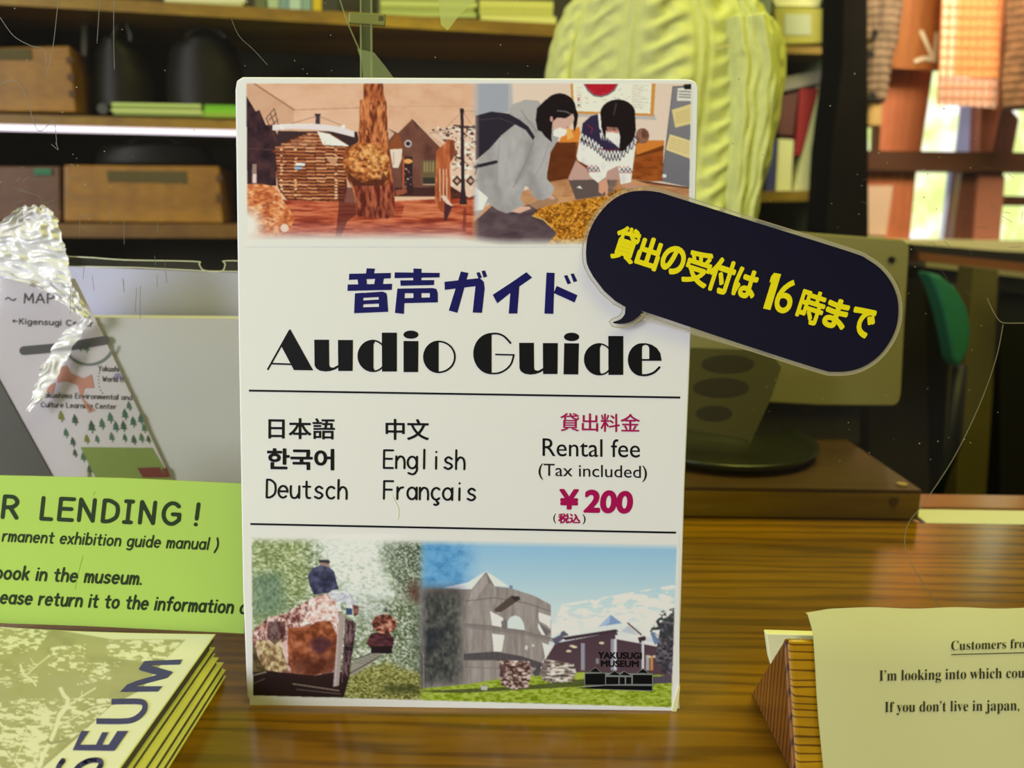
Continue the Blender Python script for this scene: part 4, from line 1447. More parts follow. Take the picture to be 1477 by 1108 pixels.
C1.tex([(700, 690), (870, 690), (930, 650), (946, 860), (900, 884), (720, 872)], [(90, 34, 26), (140, 66, 44), (176, 96, 66)], 16, 50, 28, con=1.4)
C1.fill([(912, 474), (985, 470), (982, 530), (962, 584), (930, 582)], (226, 206, 186))
for i in range(6):
    C1.line([(932, 490+i*13), (936, 498+i*13)], 3, (110, 90, 90))
C1.fill([(955, 378), (975, 390), (992, 440), (990, 520), (984, 520), (984, 440), (968, 396)], (120, 70, 50))
# totem, pole, lectern
C1.tex([(1188, 484), (1246, 430), (1252, 414), (1292, 418), (1302, 500), (1268, 560), (1272, 870), (1212, 840), (1178, 780)], [(150, 72, 40), (184, 98, 58), (206, 120, 76)], 20, 80, 31)
C1.fill([(1268, 420), (1292, 420), (1302, 500), (1268, 545)], (110, 54, 36), .7)
for x in (1208, 1228, 1248):
    C1.line([(x, 590), (x+2, 780)], 4, (246, 206, 170))
C1.line([(1340, 250), (1240, 350)], 2, (110, 80, 70))
C1.line([(1345, 250), (1390, 320)], 2, (110, 80, 70))
C1.line([(1350, 245), (1480, 250)], 2, (140, 110, 96))
C1.fill([(1330, 236), (1348, 236), (1356, 700), (1370, 800), (1324, 800), (1334, 700)], (54, 38, 42))
C1.fill([(1326, 232), (1350, 232), (1352, 256), (1328, 256)], (50, 34, 38))
C1.line([(1292, 332), (1420, 346)], 9, (60, 42, 44))
C1.fill([(1350, 810), (1366, 830), (1362, 960), (1340, 960)], (110, 40, 34), .6)
C1.fill([(1214, 752), (1236, 744), (1284, 808), (1262, 812)], (226, 196, 176))
C1.fill([(1236, 790), (1282, 812), (1262, 860), (1244, 902), (1232, 892)], (74, 40, 46))

# right half, soft join
C1.view(660, 100, .24370)
xx = (np.arange(C1.w)/2+C1.x0)
C1.clip = np.clip((xx-680)/12, 0, 1)[None, :]*np.ones((C1.h, 1))
C1.fill([(60, 80), (1400, 80), (1400, 1045), (60, 1045)], (222, 198, 178), c2=(226, 206, 190))
C1.fill([(60, 80), (318, 80), (325, 250), (60, 290)], (158, 160, 168))
C1.fill([(300, 80), (330, 80), (335, 250), (300, 250)], (190, 184, 176), .6)
# poster
C1.fill([(660, 240), (1165, 262), (1178, 300), (700, 280)], (176, 170, 168), .8)
C1.fill([(668, 80), (1172, 80), (1160, 277), (700, 262), (676, 240)], (204, 140, 62))
C1.fill([(682, 80), (1150, 80), (1140, 262), (704, 248), (690, 230)], (236, 226, 206))
C1.fill([(744, 86), (952, 86), (930, 128), (890, 154), (850, 166), (806, 160), (770, 130)], (120, 104, 110))
C1.fill([(752, 86), (944, 86), (922, 122), (886, 146), (850, 156), (812, 150), (780, 126)], (176, 26, 44))
C1.spots([(752, 86), (944, 86), (922, 122), (850, 156), (780, 126)], (206, 60, 70), 30, 10, 41, .6, .6)
for i in range(13):
    C1.line([(1032, 96+i*11), (1032+rs.uniform(50, 105), 98+i*11)], 2.4, (160, 146, 140), .8)
for i in range(9):
    C1.line([(706, 110+i*14), (706+rs.uniform(14, 34), 110+i*14)], 3, (176, 130, 120), .8)
for i in range(26):
    a = rs.uniform(740, 1010)
    y = rs.uniform(110, 200)
    if (a-850)**2/12000+(y-90)**2/7000 > 1.0:
        C1.line([(a, y), (a+rs.uniform(6, 20), y+1)], 2.4, (140, 120, 116), .8)
C1.fill([(712, 170), (722, 170), (722, 186), (712, 186)], (190, 70, 60))
C1.fill([(712, 208), (724, 208), (724, 218), (712, 218)], (90, 110, 70))
# grey board with papers
C1.fill([(1272, 106), (1384, 96), (1384, 700), (1206, 664)], (128, 124, 128), c2=(112, 108, 114))
C1.line([(1272, 104), (1384, 96)], 5, (80, 76, 80))
C1.line([(1274, 106), (1208, 660)], 5, (96, 92, 94))
C1.fill([(1304, 112), (1384, 108), (1384, 188), (1298, 186)], (222, 214, 202))
for y in (130, 148, 164):
    C1.line([(1312, y), (1378, y+3)], 8, (110, 110, 108), .8)
C1.fill([(1338, 90), (1384, 86), (1384, 120), (1342, 118)], (36, 30, 34))
C1.fill([(1268, 240), (1384, 204), (1384, 322), (1288, 346)], (216, 196, 132))
for y in range(5):
    C1.line([(1290, 262+y*14), (1376, 238+y*15)], 3, (170, 140, 90), .7)
C1.fill([(1256, 384), (1384, 424), (1384, 532), (1232, 476)], (220, 200, 140))
for y in range(5):
    C1.line([(1262-y*3, 406+y*14), (1370, 440+y*15)], 3, (170, 140, 90), .7)
C1.fill([(1212, 620), (1236, 622), (1236, 640), (1212, 640)], (216, 216, 222))
# cabinets
C1.tex([(560, 430), (1222, 424), (1212, 662), (520, 668)], [(116, 54, 20), (146, 74, 28), (160, 86, 36)], 50, 20, 43)
C1.fill([(700, 400), (700, 660), (524, 668), (560, 440)], (84, 42, 22), .75)
C1.fill([(620, 380), (720, 340), (740, 430), (600, 434)], (216, 130, 50))
C1.fill([(640, 350), (660, 340), (690, 400), (650, 420)], (240, 170, 90))
C1.fill([(1050, 448), (1110, 420), (1222, 420), (1222, 448), (1060, 508)], (206, 124, 50))
C1.fill([(1054, 508), (1222, 450), (1216, 480), (1060, 520)], (110, 56, 22))
C1.tex(E_(1094, 394, 40, 46, n=24), [(96, 62, 50), (126, 84, 70), (150, 104, 88)], 16, 16, 44)
C1.ell(1106, 388, 16, 22, (100, 62, 48), .7)
# table
C1.tex([(60, 1045), (90, 900), (200, 790), (520, 670), (640, 650), (1050, 650), (1400, 704), (1400, 1045)], [(172, 118, 78), (196, 142, 98), (208, 156, 112)], 140, 20, 46)
C1.fill([(655, 652), (780, 640), (950, 640), (905, 742), (700, 772)], (96, 80, 76))
C1.fill([(900, 640), (960, 640), (930, 720), (890, 742)], (128, 104, 92), .7)
C1.fill([(704, 700), (724, 690), (740, 708)], (230, 226, 220))
C1.fill([(1040, 652), (1400, 702), (1400, 712), (1120, 676)], (96, 60, 40))
C1.fill([(880, 700), (1110, 690), (1384, 760), (1384, 800), (1100, 720)], (176, 126, 84))
C1.tex([(60, 1045), (100, 900), (210, 790), (300, 850), (420, 800), (560, 740), (600, 770), (540, 860), (600, 960), (520, 1045)], [(70, 54, 60), (88, 70, 74), (106, 86, 88)], 90, 40, 47)
C1.fill([(60, 900), (200, 786), (212, 800), (96, 905)], (206, 150, 106))
C1.fill([(420, 800), (520, 690), (640, 700), (600, 790), (470, 830)], (196, 146, 100), .7)
gold = [(442, 868), (478, 826), (560, 800), (700, 776), (860, 752), (940, 712), (1120, 700), (1120, 1045), (520, 1045), (590, 975), (560, 940), (508, 890)]
C1.tex(gold, [(120, 66, 14), (176, 104, 22), (206, 138, 36), (226, 164, 70)], 9, 7, 48, con=1.7)
C1.spots(gold, (84, 44, 12), 26, 12, 49, .62, .6)
C1.line([(442, 866), (508, 888), (560, 938)], 7, (226, 176, 90))
# woman in grey hoodie
hood = [(60, 560), (110, 545), (180, 480), (250, 400), (300, 340), (305, 240), (330, 205), (400, 180), (480, 186), (540, 300), (600, 408), (545, 500), (528, 600), (530, 650), (572, 700), (556, 752), (500, 776), (450, 760), (420, 700), (400, 690), (372, 762), (395, 800), (388, 826), (290, 852), (236, 832), (180, 790), (104, 900), (60, 700)]
C1.tex(hood, [(146, 141, 139), (158, 153, 150), (168, 164, 161), (178, 174, 172)], 90, 130, 51, con=.8, octs=5)
C1.soft = 5
C1.fill([(410, 420), (450, 440), (430, 560), (350, 690), (330, 660), (390, 560)], (130, 124, 124), .5)
C1.fill([(250, 430), (300, 470), (270, 700), (236, 690)], (182, 178, 176), .6)
C1.fill([(110, 560), (230, 560), (220, 640), (130, 660)], (140, 134, 134), .5)
C1.fill([(470, 480), (540, 470), (500, 620), (440, 660)], (176, 172, 170), .6)
C1.fill([(400, 600), (440, 600), (520, 760), (470, 776)], (140, 134, 132), .5)
C1.soft = 0
C1.line([(452, 430), (400, 560), (330, 700)], 6, (126, 120, 120), .7)
C1.line([(540, 440), (500, 560), (420, 700)], 5, (136, 130, 130), .6)
C1.line([(250, 420), (236, 560), (226, 700)], 5, (140, 134, 134), .6)
C1.fill([(330, 205), (400, 182), (470, 188), (460, 260), (500, 330), (480, 340), (400, 280), (350, 290), (305, 250)], (172, 166, 162), .9)
C1.line([(376, 240), (400, 280), (470, 370)], 5, (126, 118, 116), .8)
C1.fill([(100, 690), (180, 760), (150, 830), (96, 840)], (226, 226, 230))
C1.fill([(104, 275), (200, 250), (300, 262), (370, 300), (420, 340), (458, 400), (446, 420), (404, 360), (340, 326), (260, 390), (190, 470), (104, 545)], (44, 38, 48))
C1.line([(120, 300), (250, 290), (330, 320)], 4, (84, 76, 86), .7)
C1.line([(100, 578), (228, 548)], 20, (40, 36, 46))
C1.line([(120, 560), (104, 620)], 8, (60, 56, 64))
hr = (30, 22, 24)
C1.ell(604, 232, 96, 90, hr)
C1.fill([(470, 230), (520, 180), (610, 150), (650, 260), (590, 280), (560, 330), (556, 400), (558, 432), (520, 400), (498, 370), (474, 360), (462, 300)], hr)
C1.fill([(640, 160), (690, 200), (714, 270), (706, 330), (690, 372), (684, 320), (690, 280), (660, 270)], hr)
C1.fill([(562, 310), (590, 286), (640, 290), (684, 262), (690, 300), (672, 330), (650, 352), (600, 350), (560, 356)], (206, 166, 150))
C1.ell(556, 294, 9, 16, (196, 150, 136))
C1.fill([(640, 340), (656, 336), (652, 352)], (190, 130, 116))
C1.fill([(566, 366), (606, 344), (648, 362), (640, 388), (606, 404), (568, 394)], (240, 240, 244))
C1.line([(590, 245), (640, 250), (674, 266)], 6, (130, 122, 128), .8)
C1.fill([(314, 842), (372, 812), (428, 812), (434, 826), (400, 838), (370, 852)], (216, 172, 150))
C1.fill([(536, 762), (556, 744), (582, 766), (560, 772)], (206, 160, 140))
# woman in patterned jumper
C1.fill([(654, 646), (700, 540), (780, 600), (840, 652), (660, 656)], (192, 152, 138))
C1.fill([(850, 610), (950, 560), (966, 654), (880, 654)], (186, 146, 132))
jump = [(740, 320), (790, 280), (840, 260), (880, 380), (1050, 350), (1056, 440), (1040, 560), (1026, 668), (966, 682), (950, 570), (886, 602), (876, 640), (832, 672), (782, 632), (768, 570), (712, 540), (704, 516), (724, 400)]
C1.tex(jump, [(214, 208, 206), (232, 228, 226), (242, 238, 236)], 40, 40, 53)
C1.fill([(740, 320), (790, 276), (836, 264), (850, 370), (880, 400), (960, 470), (1050, 380), (1054, 420), (1010, 470), (950, 520), (880, 510), (800, 450), (726, 420)], (50, 40, 66))
for (xa, ya), (xb, yb) in ((((728, 392)), (810, 440)), ((810, 440), (880, 500)), ((880, 500), (960, 500)), ((960, 500), (1054, 410))):
    for s_ in range(4):
        xx0, yy0 = xa+(xb-xa)*s_/4, ya+(yb-ya)*s_/4
        xx1, yy1 = xa+(xb-xa)*(s_+.5)/4, ya+(yb-ya)*(s_+.5)/4
        C1.line([(xx0, yy0+16), (xx1, yy1-18), (xa+(xb-xa)*(s_+1)/4, ya+(yb-ya)*(s_+1)/4+16)], 6, (240, 236, 236))
        C1.line([(xx0, yy0+42), (xx1, yy1+14), (xa+(xb-xa)*(s_+1)/4, ya+(yb-ya)*(s_+1)/4+42)], 5, (44, 34, 50))
for x in range(6):
    C1.fill([(842+x*16, 376+x*4), (850+x*16, 420+x*5), (858+x*15, 378+x*4)], (244, 240, 240))
C1.line([(770, 330), (800, 350), (790, 380)], 5, (140, 40, 60))
C1.line([(840, 470), (900, 480), (960, 470)], 6, (110, 36, 50))
C1.line([(838, 268), (846, 350)], 14, (232, 230, 236))
for cx_, cy_ in ((800, 592), (990, 598)):
    for s_ in range(3):
        x = cx_-30+s_*24
        C1.line([(x, cy_+14), (x+12, cy_-14), (x+24, cy_+14)], 5, (60, 40, 50))
        C1.ell(x+12, cy_+14, 4, 5, (190, 40, 70))
        C1.ell(x, cy_-20, 4, 5, (190, 40, 70))
C1.ell(948, 262, 104, 84, hr)
C1.fill([(846, 250), (900, 200), (1000, 200), (1050, 260), (1056, 360), (1040, 420), (980, 486), (956, 480), (962, 400), (950, 350), (880, 350), (876, 400), (882, 440), (866, 400), (850, 340)], hr)
C1.fill([(880, 340), (950, 345), (952, 380), (880, 378)], (206, 140, 122))
for i in range(8):
    C1.line([(884+i*9, 320), (882+i*9, 362)], 4, hr)
C1.fill([(878, 376), (915, 372), (956, 384), (940, 406), (910, 412), (888, 404)], (242, 240, 242))
C1.line([(940, 200), (924, 270)], 4, (110, 96, 100), .8)
C1.fill([(834, 672), (880, 642), (892, 690), (888, 758), (878, 758), (872, 722), (856, 740), (836, 728)], (208, 152, 122))
C1.fill([(968, 690), (1014, 672), (1080, 688), (1106, 702), (1060, 704), (1000, 706)], (196, 140, 112))
C1.clip = None
C1.fade(lambda X, Y: .40*np.clip((Y-318)/20, 0, 1)*np.clip((700-X)/40, 0, 1), (206, 176, 190))
C1.fade(lambda X, Y: np.clip((Y-(334+8*np.clip((X-660)/60, 0, 1)))/12, 0, 1), WH)
C1.fade(lambda X, Y: np.clip(1-np.hypot((X-355)/32, (Y-325)/34), 0, 1)*1.5, (230, 222, 206))
C1.fade(lambda X, Y: ((X < 355+.008*(Y-120)) | (X > 997-.02*(Y-120)) | (Y < 120.5)).astype(float), WH)
picture('exhibition_photo', C1, [(354, 118), (998, 118), (998, 356), (354, 356)], SP, sg)

# --- lower photograph
C2 = Canvas(360, 770, 980, 1022, WH)
C2.view(340, 760, .24370)
leaf = [(84, 96, 66), (122, 136, 100), (164, 174, 138), (206, 210, 188), (236, 238, 228)]
C2.tex([(80, 30), (1200, 30), (1200, 1060), (80, 1060)], leaf, 16, 12, 61, con=1.2, octs=5)
C2.soft = 14
C2.tex([(85, 60), (420, 60), (440, 400), (120, 600), (85, 700)], [(90, 104, 56), (128, 142, 86), (160, 172, 116), (214, 216, 176)], 14, 10, 62, con=1.3, a=.85, octs=5)
C2.tex([(90, 280), (270, 270), (300, 480), (100, 560)], [(70, 96, 76), (104, 128, 104), (134, 156, 126)], 12, 18, 63, con=1.1, a=.8, octs=5)
C2.tex([(480, 60), (840, 60), (880, 260), (960, 430), (800, 520), (690, 440), (560, 300)], [(176, 186, 156), (216, 222, 206), (238, 240, 236), (246, 246, 242)], 18, 9, 64, con=1.2, a=.9, octs=5)
C2.tex([(880, 90), (1140, 60), (1140, 470), (1050, 450), (960, 380), (940, 300), (890, 180)], [(58, 68, 52), (96, 108, 86), (136, 146, 120), (190, 196, 176)], 9, 8, 65, con=1.5, octs=5)
C2.tex([(1010, 330), (1110, 330), (1110, 480), (1040, 440)], [(70, 44, 40), (110, 74, 64), (96, 80, 66)], 9, 9, 66, octs=5)
C2.tex([(720, 440), (1000, 440), (1140, 520), (1140, 960), (960, 900), (920, 700), (780, 560), (720, 700)], [(70, 80, 54), (112, 124, 92), (156, 166, 134), (210, 214, 196)], 10, 9, 67, con=1.4, octs=5)
C2.tex([(560, 320), (760, 400), (900, 480), (880, 560), (740, 560)], [(140, 152, 128), (196, 202, 186), (236, 238, 234)], 16, 7, 97, con=1.2, a=.8, octs=5)
C2.tex([(1060, 480), (1140, 480), (1140, 960), (1100, 960), (1060, 700)], [(40, 46, 36), (76, 84, 66), (120, 130, 106)], 8, 14, 98, con=1.2, a=.8, octs=5)
C2.soft = 6
C2.tex([(640, 860), (900, 800), (1110, 880), (1140, 1040), (620, 1020)], [(70, 74, 26), (112, 112, 50), (150, 148, 76), (190, 186, 126)], 12, 5, 68, con=1.4, octs=5)
C2.fill([(870, 930), (1090, 935), (1090, 990), (880, 985)], (50, 54, 24), .6)
rs = random.Random(21)
C2.soft = 0
for i in range(260):
    x, y = rs.uniform(860, 1180), rs.uniform(120, 880)
    if y > 500 and x < 930:
        continue
    a = rs.uniform(-.3, 1.2)
    L_ = rs.uniform(10, 34)
    C2.line([(x, y), (x+L_*math.cos(a), y+L_*math.sin(a))], rs.uniform(1.4, 3), rs.choice([(226, 230, 216), (200, 208, 186), (60, 68, 52), (120, 136, 104)]), .6)
# rails
C2.fill([(690, 800), (800, 740), (880, 755), (680, 890)], (150, 146, 130))
C2.line([(690, 790), (796, 752)], 6, (80, 70, 60))
C2.line([(680, 866), (860, 764)], 7, (86, 74, 62))
for i in range(5):
    C2.line([(706+i*26, 800-i*11), (760+i*24, 812-i*11)], 5, (110, 100, 84), .7)
# distant log car
C2.tex([(772, 690), (800, 630), (900, 620), (938, 660), (930, 720), (800, 722)], [(50, 26, 30), (86, 48, 50), (110, 66, 64)], 30, 12, 70)
C2.tex(E_(880, 575, 74, 58, n=24), [(70, 38, 34), (146, 84, 64), (206, 150, 126)], 22, 16, 71, con=1.6)
C2.fill([(800, 706), (926, 706), (926, 752), (800, 748)], (40, 28, 30))
C2.ell(888, 494, 9, 12, (84, 80, 80))
# ground shadow and truck
C2.fill([(95, 840), (330, 850), (680, 860), (640, 1010), (95, 1010)], (44, 30, 28))
C2.tex([(95, 640), (150, 700), (180, 860), (95, 860)], [(60, 44, 26), (110, 96, 60)], 20, 20, 72)
C2.line([(100, 880), (180, 860)], 7, (170, 160, 140), .8)
C2.line([(100, 930), (170, 900)], 6, (120, 110, 90), .7)
C2.line([(340, 930), (610, 970)], 8, (150, 130, 112), .8)
C2.line([(360, 962), (620, 990)], 6, (110, 96, 84), .8)
# giant log
log = [(100, 620), (130, 590), (190, 540), (300, 510), (400, 450), (500, 404), (560, 400), (600, 440), (620, 520), (620, 700), (590, 860), (470, 880), (300, 865), (180, 850), (140, 790), (104, 680)]
C2.tex(log, [(116, 68, 62), (170, 118, 106), (206, 166, 150), (236, 208, 198)], 20, 26, 74, con=1.4, octs=5)
C2.spots(log, (70, 36, 32), 14, 22, 75, .66, .75, octs=5)
for i in range(34):
    t0 = rs.uniform(0, 1)
    x, y = 120+t0*440, 640-t0*200+rs.uniform(-20, 60)
    C2.line(crom([(x, y), (x+rs.uniform(10, 30), y-rs.uniform(0, 30)), (x+rs.uniform(20, 50), y+rs.uniform(10, 60)), (x+rs.uniform(0, 40), y+rs.uniform(60, 110))], 3), rs.uniform(2, 5), rs.choice([(244, 222, 214), (226, 190, 178), (84, 40, 36), (120, 70, 60)]), .75)
C2.tex([(120, 680), (260, 660), (300, 760), (305, 862), (180, 850), (140, 790)], [(120, 90, 60), (176, 150, 104), (214, 196, 150)], 16, 22, 76, con=1.3)
C2.fill([(180, 560), (290, 560), (300, 640), (230, 700), (190, 660)], (50, 26, 28), .6)
C2.line([(190, 560), (176, 640), (200, 700)], 9, (206, 160, 150), .8)
C2.tex([(310, 600), (420, 590), (500, 560), (560, 560), (600, 640), (610, 740), (580, 850), (460, 880), (330, 865), (308, 740)], [(104, 52, 30), (142, 76, 46), (170, 98, 64), (190, 124, 88)], 40, 34, 77, con=1.1, octs=5)
C2.soft = 10
C2.fill([(330, 780), (600, 760), (580, 870), (340, 875)], (70, 34, 26), .6)
C2.soft = 5
C2.tex([(440, 670), (500, 650), (570, 670), (560, 720), (500, 760), (450, 730)], [(76, 42, 46), (96, 54, 54)], 20, 20, 78)
C2.soft = 0
C2.fill([(262, 690), (306, 670), (310, 820), (290, 780)], (230, 200, 190), .8)
C2.tex([(430, 430), (540, 400), (600, 450), (600, 600), (560, 560), (480, 560), (380, 590), (430, 500)], [(176, 130, 116), (226, 190, 176), (246, 228, 220)], 20, 18, 79, con=1.4)
C2.fill([(610, 520), (648, 515), (610, 940), (576, 948)], (168, 150, 140))
C2.line([(612, 530), (588, 940)], 5, (206, 190, 180), .8)
C2.tex([(648, 540), (712, 570), (700, 700), (670, 880), (620, 930), (640, 700)], [(40, 28, 34), (76, 52, 56), (130, 100, 96)], 12, 60, 80, con=1.5)
for i in range(8):
    C2.line([(652, 600+i*34), (702-i*3, 606+i*34)], 4, (140, 116, 112), .6)
C2.line([(594, 380), (606, 560)], 5, (230, 224, 220), .8)
# rider
C2.tex([(548, 390), (580, 376), (640, 378), (682, 400), (706, 450), (700, 486), (664, 486), (650, 440), (620, 452), (628, 500), (606, 500), (590, 440), (560, 420)], [(170, 170, 180), (206, 206, 212), (230, 230, 234)], 20, 20, 99)
C2.line([(560, 404), (640, 396), (672, 430)], 4, (150, 150, 160), .7)
C2.line([(640, 420), (600, 440)], 6, (150, 150, 160), .8)
C2.fill([(652, 480), (690, 484), (690, 522), (654, 520)], (60, 80, 110))
C2.tex([(690, 460), (730, 470), (726, 520), (700, 530)], [(90, 50, 50), (160, 110, 100)], 12, 12, 81)
C2.tex([(426, 290), (450, 250), (500, 226), (550, 236), (584, 266), (596, 320), (610, 370), (570, 376), (550, 392), (500, 396), (462, 404), (440, 350)], [(42, 40, 60), (60, 60, 84), (84, 86, 110)], 26, 30, 82)
C2.fill([(496, 205), (556, 208), (552, 238), (520, 232), (500, 226)], (150, 120, 110))
C2.fill([(490, 194), (552, 194), (558, 210), (556, 218), (494, 210)], (50, 44, 48))

# museum half
C2.view(640, 760, .24370)
xx = (np.arange(C2.w)/2+C2.x0)
C2.clip = np.clip((xx-603)/14, 0, 1)[None, :]*np.ones((C2.h, 1))
C2.fill([(-200, 30), (1400, 30), (1400, 500), (-200, 500)], (132, 182, 212), c2=(202, 218, 224))
C2.fill([(-200, 500), (1400, 500), (1400, 700), (-200, 700)], (206, 216, 220))
C2.soft = 24
C2.tex([(-200, 20), (150, 20), (150, 400), (-200, 400)], [(62, 124, 174), (86, 150, 196), (108, 168, 208)], 40, 30, 83, a=.9)
C2.soft = 0
for i in range(70):
    x, y = rs.uniform(-60, 160), rs.uniform(110, 350)
    C2.line([(x, y), (x+rs.uniform(8, 24), y-rs.uniform(2, 16))], 2, (170, 206, 230), .5)
C2.spots([(700, 460), (1385, 340), (1385, 640), (620, 640)], (244, 242, 234), 70, 26, 85, .48, .9)
C2.tex([(640, 560), (900, 540), (1385, 480), (1385, 660), (640, 660)], [(206, 216, 222), (240, 238, 230), (246, 244, 238)], 60, 24, 86, a=.8)
# roof peak
C2.fill([(-10, 362), (140, 330), (252, 262), (390, 356), (280, 350), (160, 372)], (222, 228, 236))
C2.fill([(-200, 362), (165, 370), (250, 266), (300, 352), (398, 364), (540, 410), (634, 462), (636, 640), (600, 770), (500, 960), (-200, 960)], (148, 138, 130), c2=(166, 154, 144))
C2.tex([(-200, 362), (165, 370), (250, 266), (300, 352), (398, 364), (540, 410), (634, 462), (636, 640), (600, 770), (500, 960), (-200, 960)], [(126, 116, 108), (152, 142, 134), (170, 160, 150)], 18, 120, 87, a=.7)
C2.soft = 16
C2.fill([(-240, 362), (120, 366), (100, 420), (-240, 430)], (50, 38, 40), .7)
C2.tex([(-240, 390), (110, 394), (100, 470), (110, 930), (-240, 940)], [(38, 42, 40), (62, 64, 60), (96, 98, 88)], 16, 22, 88, a=.9, octs=5)
C2.soft = 0
C2.fill([(165, 376), (262, 270), (262, 330), (180, 440), (140, 470)], (176, 164, 156), .7)
C2.fill([(252, 268), (300, 350), (262, 330)], (126, 116, 112))
for pts in ([(130, 440), (300, 420), (480, 450), (634, 500)], [(130, 575), (300, 590), (480, 620), (660, 665)]):
    C2.line(pts, 6, (110, 100, 96), .8)
C2.fill([(120, 752), (300, 738), (460, 765), (600, 812), (560, 840), (440, 812), (300, 790), (120, 790)], (84, 78, 78))
C2.fill([(120, 575), (480, 618), (650, 662), (650, 684), (480, 640), (120, 596)], (128, 118, 112), .7)
C2.line([(120, 830), (330, 838)], 4, (120, 112, 106))
for x in range(0, 640, 34):
    C2.line([(x, 400+abs(x-300)*.12), (x-4, 900)], 1.6, (120, 112, 106), .5)
C2.ell(398, 356, 11, 9, (110, 126, 150))
C2.fill([(300, 488), (400, 408), (448, 412), (452, 430), (340, 504), (304, 504)], (86, 72, 66))
C2.fill([(396, 410), (448, 414), (454, 432), (420, 440)], (60, 50, 50))
wht = (232, 232, 236)
C2.fill([(274, 498), (352, 540), (350, 596), (286, 584)], wht)
C2.fill([(376, 600), (378, 560), (395, 534), (424, 524), (455, 538), (474, 572), (480, 612)], (214, 222, 232))
C2.fill([(340, 560), (372, 546), (378, 596), (344, 598)], (120, 112, 112))
C2.fill([(562, 506), (634, 530), (634, 606), (606, 580), (566, 560), (560, 530)], (226, 222, 214))
C2.fill([(566, 570), (634, 620), (610, 646), (576, 620)], (110, 104, 102))
C2.fill([(560, 566), (600, 640), (580, 640), (558, 600)], wht)
C2.fill([(286, 632), (360, 642), (344, 738), (296, 738)], wht)
C2.fill([(582, 684), (636, 706), (600, 772)], (226, 226, 222))
C2.fill([(484, 700), (500, 706), (494, 732), (478, 722)], (216, 206, 190))
C2.fill([(524, 694), (538, 698), (534, 712), (522, 708)], (216, 206, 190))
C2.soft = 8
C2.fill([(-130, 610), (30, 600), (-60, 730), (-100, 760)], (34, 36, 46), .55)
C2.fill([(-240, 800), (-110, 780), (-110, 960), (-200, 960)], (40, 30, 28), .8)
C2.soft = 0
C2.line([(-170, 620), (-120, 760), (-118, 960)], 7, (176, 176, 176), .8)
# entrance wing
C2.fill([(600, 790), (660, 690), (1020, 620), (1040, 640), (1275, 700), (1350, 760), (1350, 880), (600, 870)], (76, 58, 66), c2=(88, 66, 70))
C2.fill([(640, 660), (710, 614), (740, 640), (660, 700)], (96, 90, 104))
C2.fill([(640, 655), (700, 610), (690, 640), (650, 660)], (206, 220, 232))
C2.fill([(912, 594), (988, 520), (1066, 578), (1010, 600)], (130, 156, 190))
C2.fill([(912, 594), (988, 520), (980, 570), (940, 594)], (176, 196, 218), .8)
C2.fill([(700, 652), (920, 592), (1095, 564), (1040, 606), (780, 650)], (220, 224, 230))
C2.fill([(700, 655), (1020, 606), (1036, 620), (720, 672)], (66, 50, 56))
C2.fill([(1030, 624), (1095, 568), (1164, 640), (1024, 660)], (216, 220, 222))
C2.fill([(1050, 620), (1096, 584), (1150, 640)], (190, 196, 200))
C2.line([(1090, 570), (1168, 638)], 10, (110, 84, 76))
C2.fill([(1016, 640), (1160, 660), (1275, 690), (1275, 712), (1160, 690), (1016, 664)], (222, 220, 216))
C2.fill([(1172, 642), (1270, 670), (1270, 690), (1180, 674)], (206, 210, 216))
C2.fill([(1148, 656), (1192, 646), (1198, 668), (1160, 690)], (66, 46, 46))
for a, b_, y0, y1 in ((812, 836, 690, 850), (988, 1010, 664, 850), (1008, 1024, 664, 850), (1172, 1186, 676, 860)):
    C2.fill([(a, y0), (b_, y0), (b_, y1), (a, y1)], (150, 146, 154) if a < 1000 else (206, 206, 210))
for x, y in ((760, 706), (740, 736), (775, 712), (935, 688), (1216, 770), (1250, 768)):
    C2.ell(x, y, 16, 7, (236, 216, 180), .9)
C2.fill([(1196, 760), (1216, 760), (1216, 850), (1196, 850)], (190, 186, 180), .8)
C2.fill([(1222, 770), (1240, 770), (1240, 850), (1222, 850)], (220, 150, 80), .8)
C2.fill([(900, 780), (920, 780), (920, 810), (900, 810)], (150, 150, 150), .8)
# trees right
C2.tex([(1270, 660), (1290, 560), (1365, 500), (1365, 880), (1290, 860), (1250, 780)], [(44, 40, 48), (70, 64, 70), (110, 106, 110)], 16, 14, 90, con=1.5)
C2.spots([(1220, 620), (1280, 500), (1365, 480), (1365, 700)], (58, 62, 62), 18, 14, 91, .52)
C2.fill([(1222, 630), (1240, 620), (1280, 680), (1250, 700)], (110, 130, 160))
# lawn
C2.fill([(-200, 965), (150, 930), (330, 900), (560, 880), (820, 860), (1350, 900), (1350, 1100), (-200, 1080)], (150, 168, 56))
C2.tex([(-200, 968), (150, 935), (560, 890), (820, 862), (1370, 880), (1370, 1100), (-200, 1090)], [(112, 130, 22), (142, 160, 40), (164, 180, 66), (180, 190, 90)], 22, 7, 92, con=1.4)
C2.fill([(-200, 975), (330, 950), (600, 930), (840, 890), (980, 900), (1350, 880), (1350, 920), (900, 940), (560, 960), (100, 985)], (62, 66, 40), .75)
C2.fill([(1210, 900), (1350, 870), (1350, 925), (1220, 930)], (84, 74, 84))
C2.fill([(780, 870), (836, 862), (836, 900), (780, 906)], (166, 180, 70))
C2.fill([(220, 940), (262, 944), (256, 968), (222, 966)], (190, 184, 176))
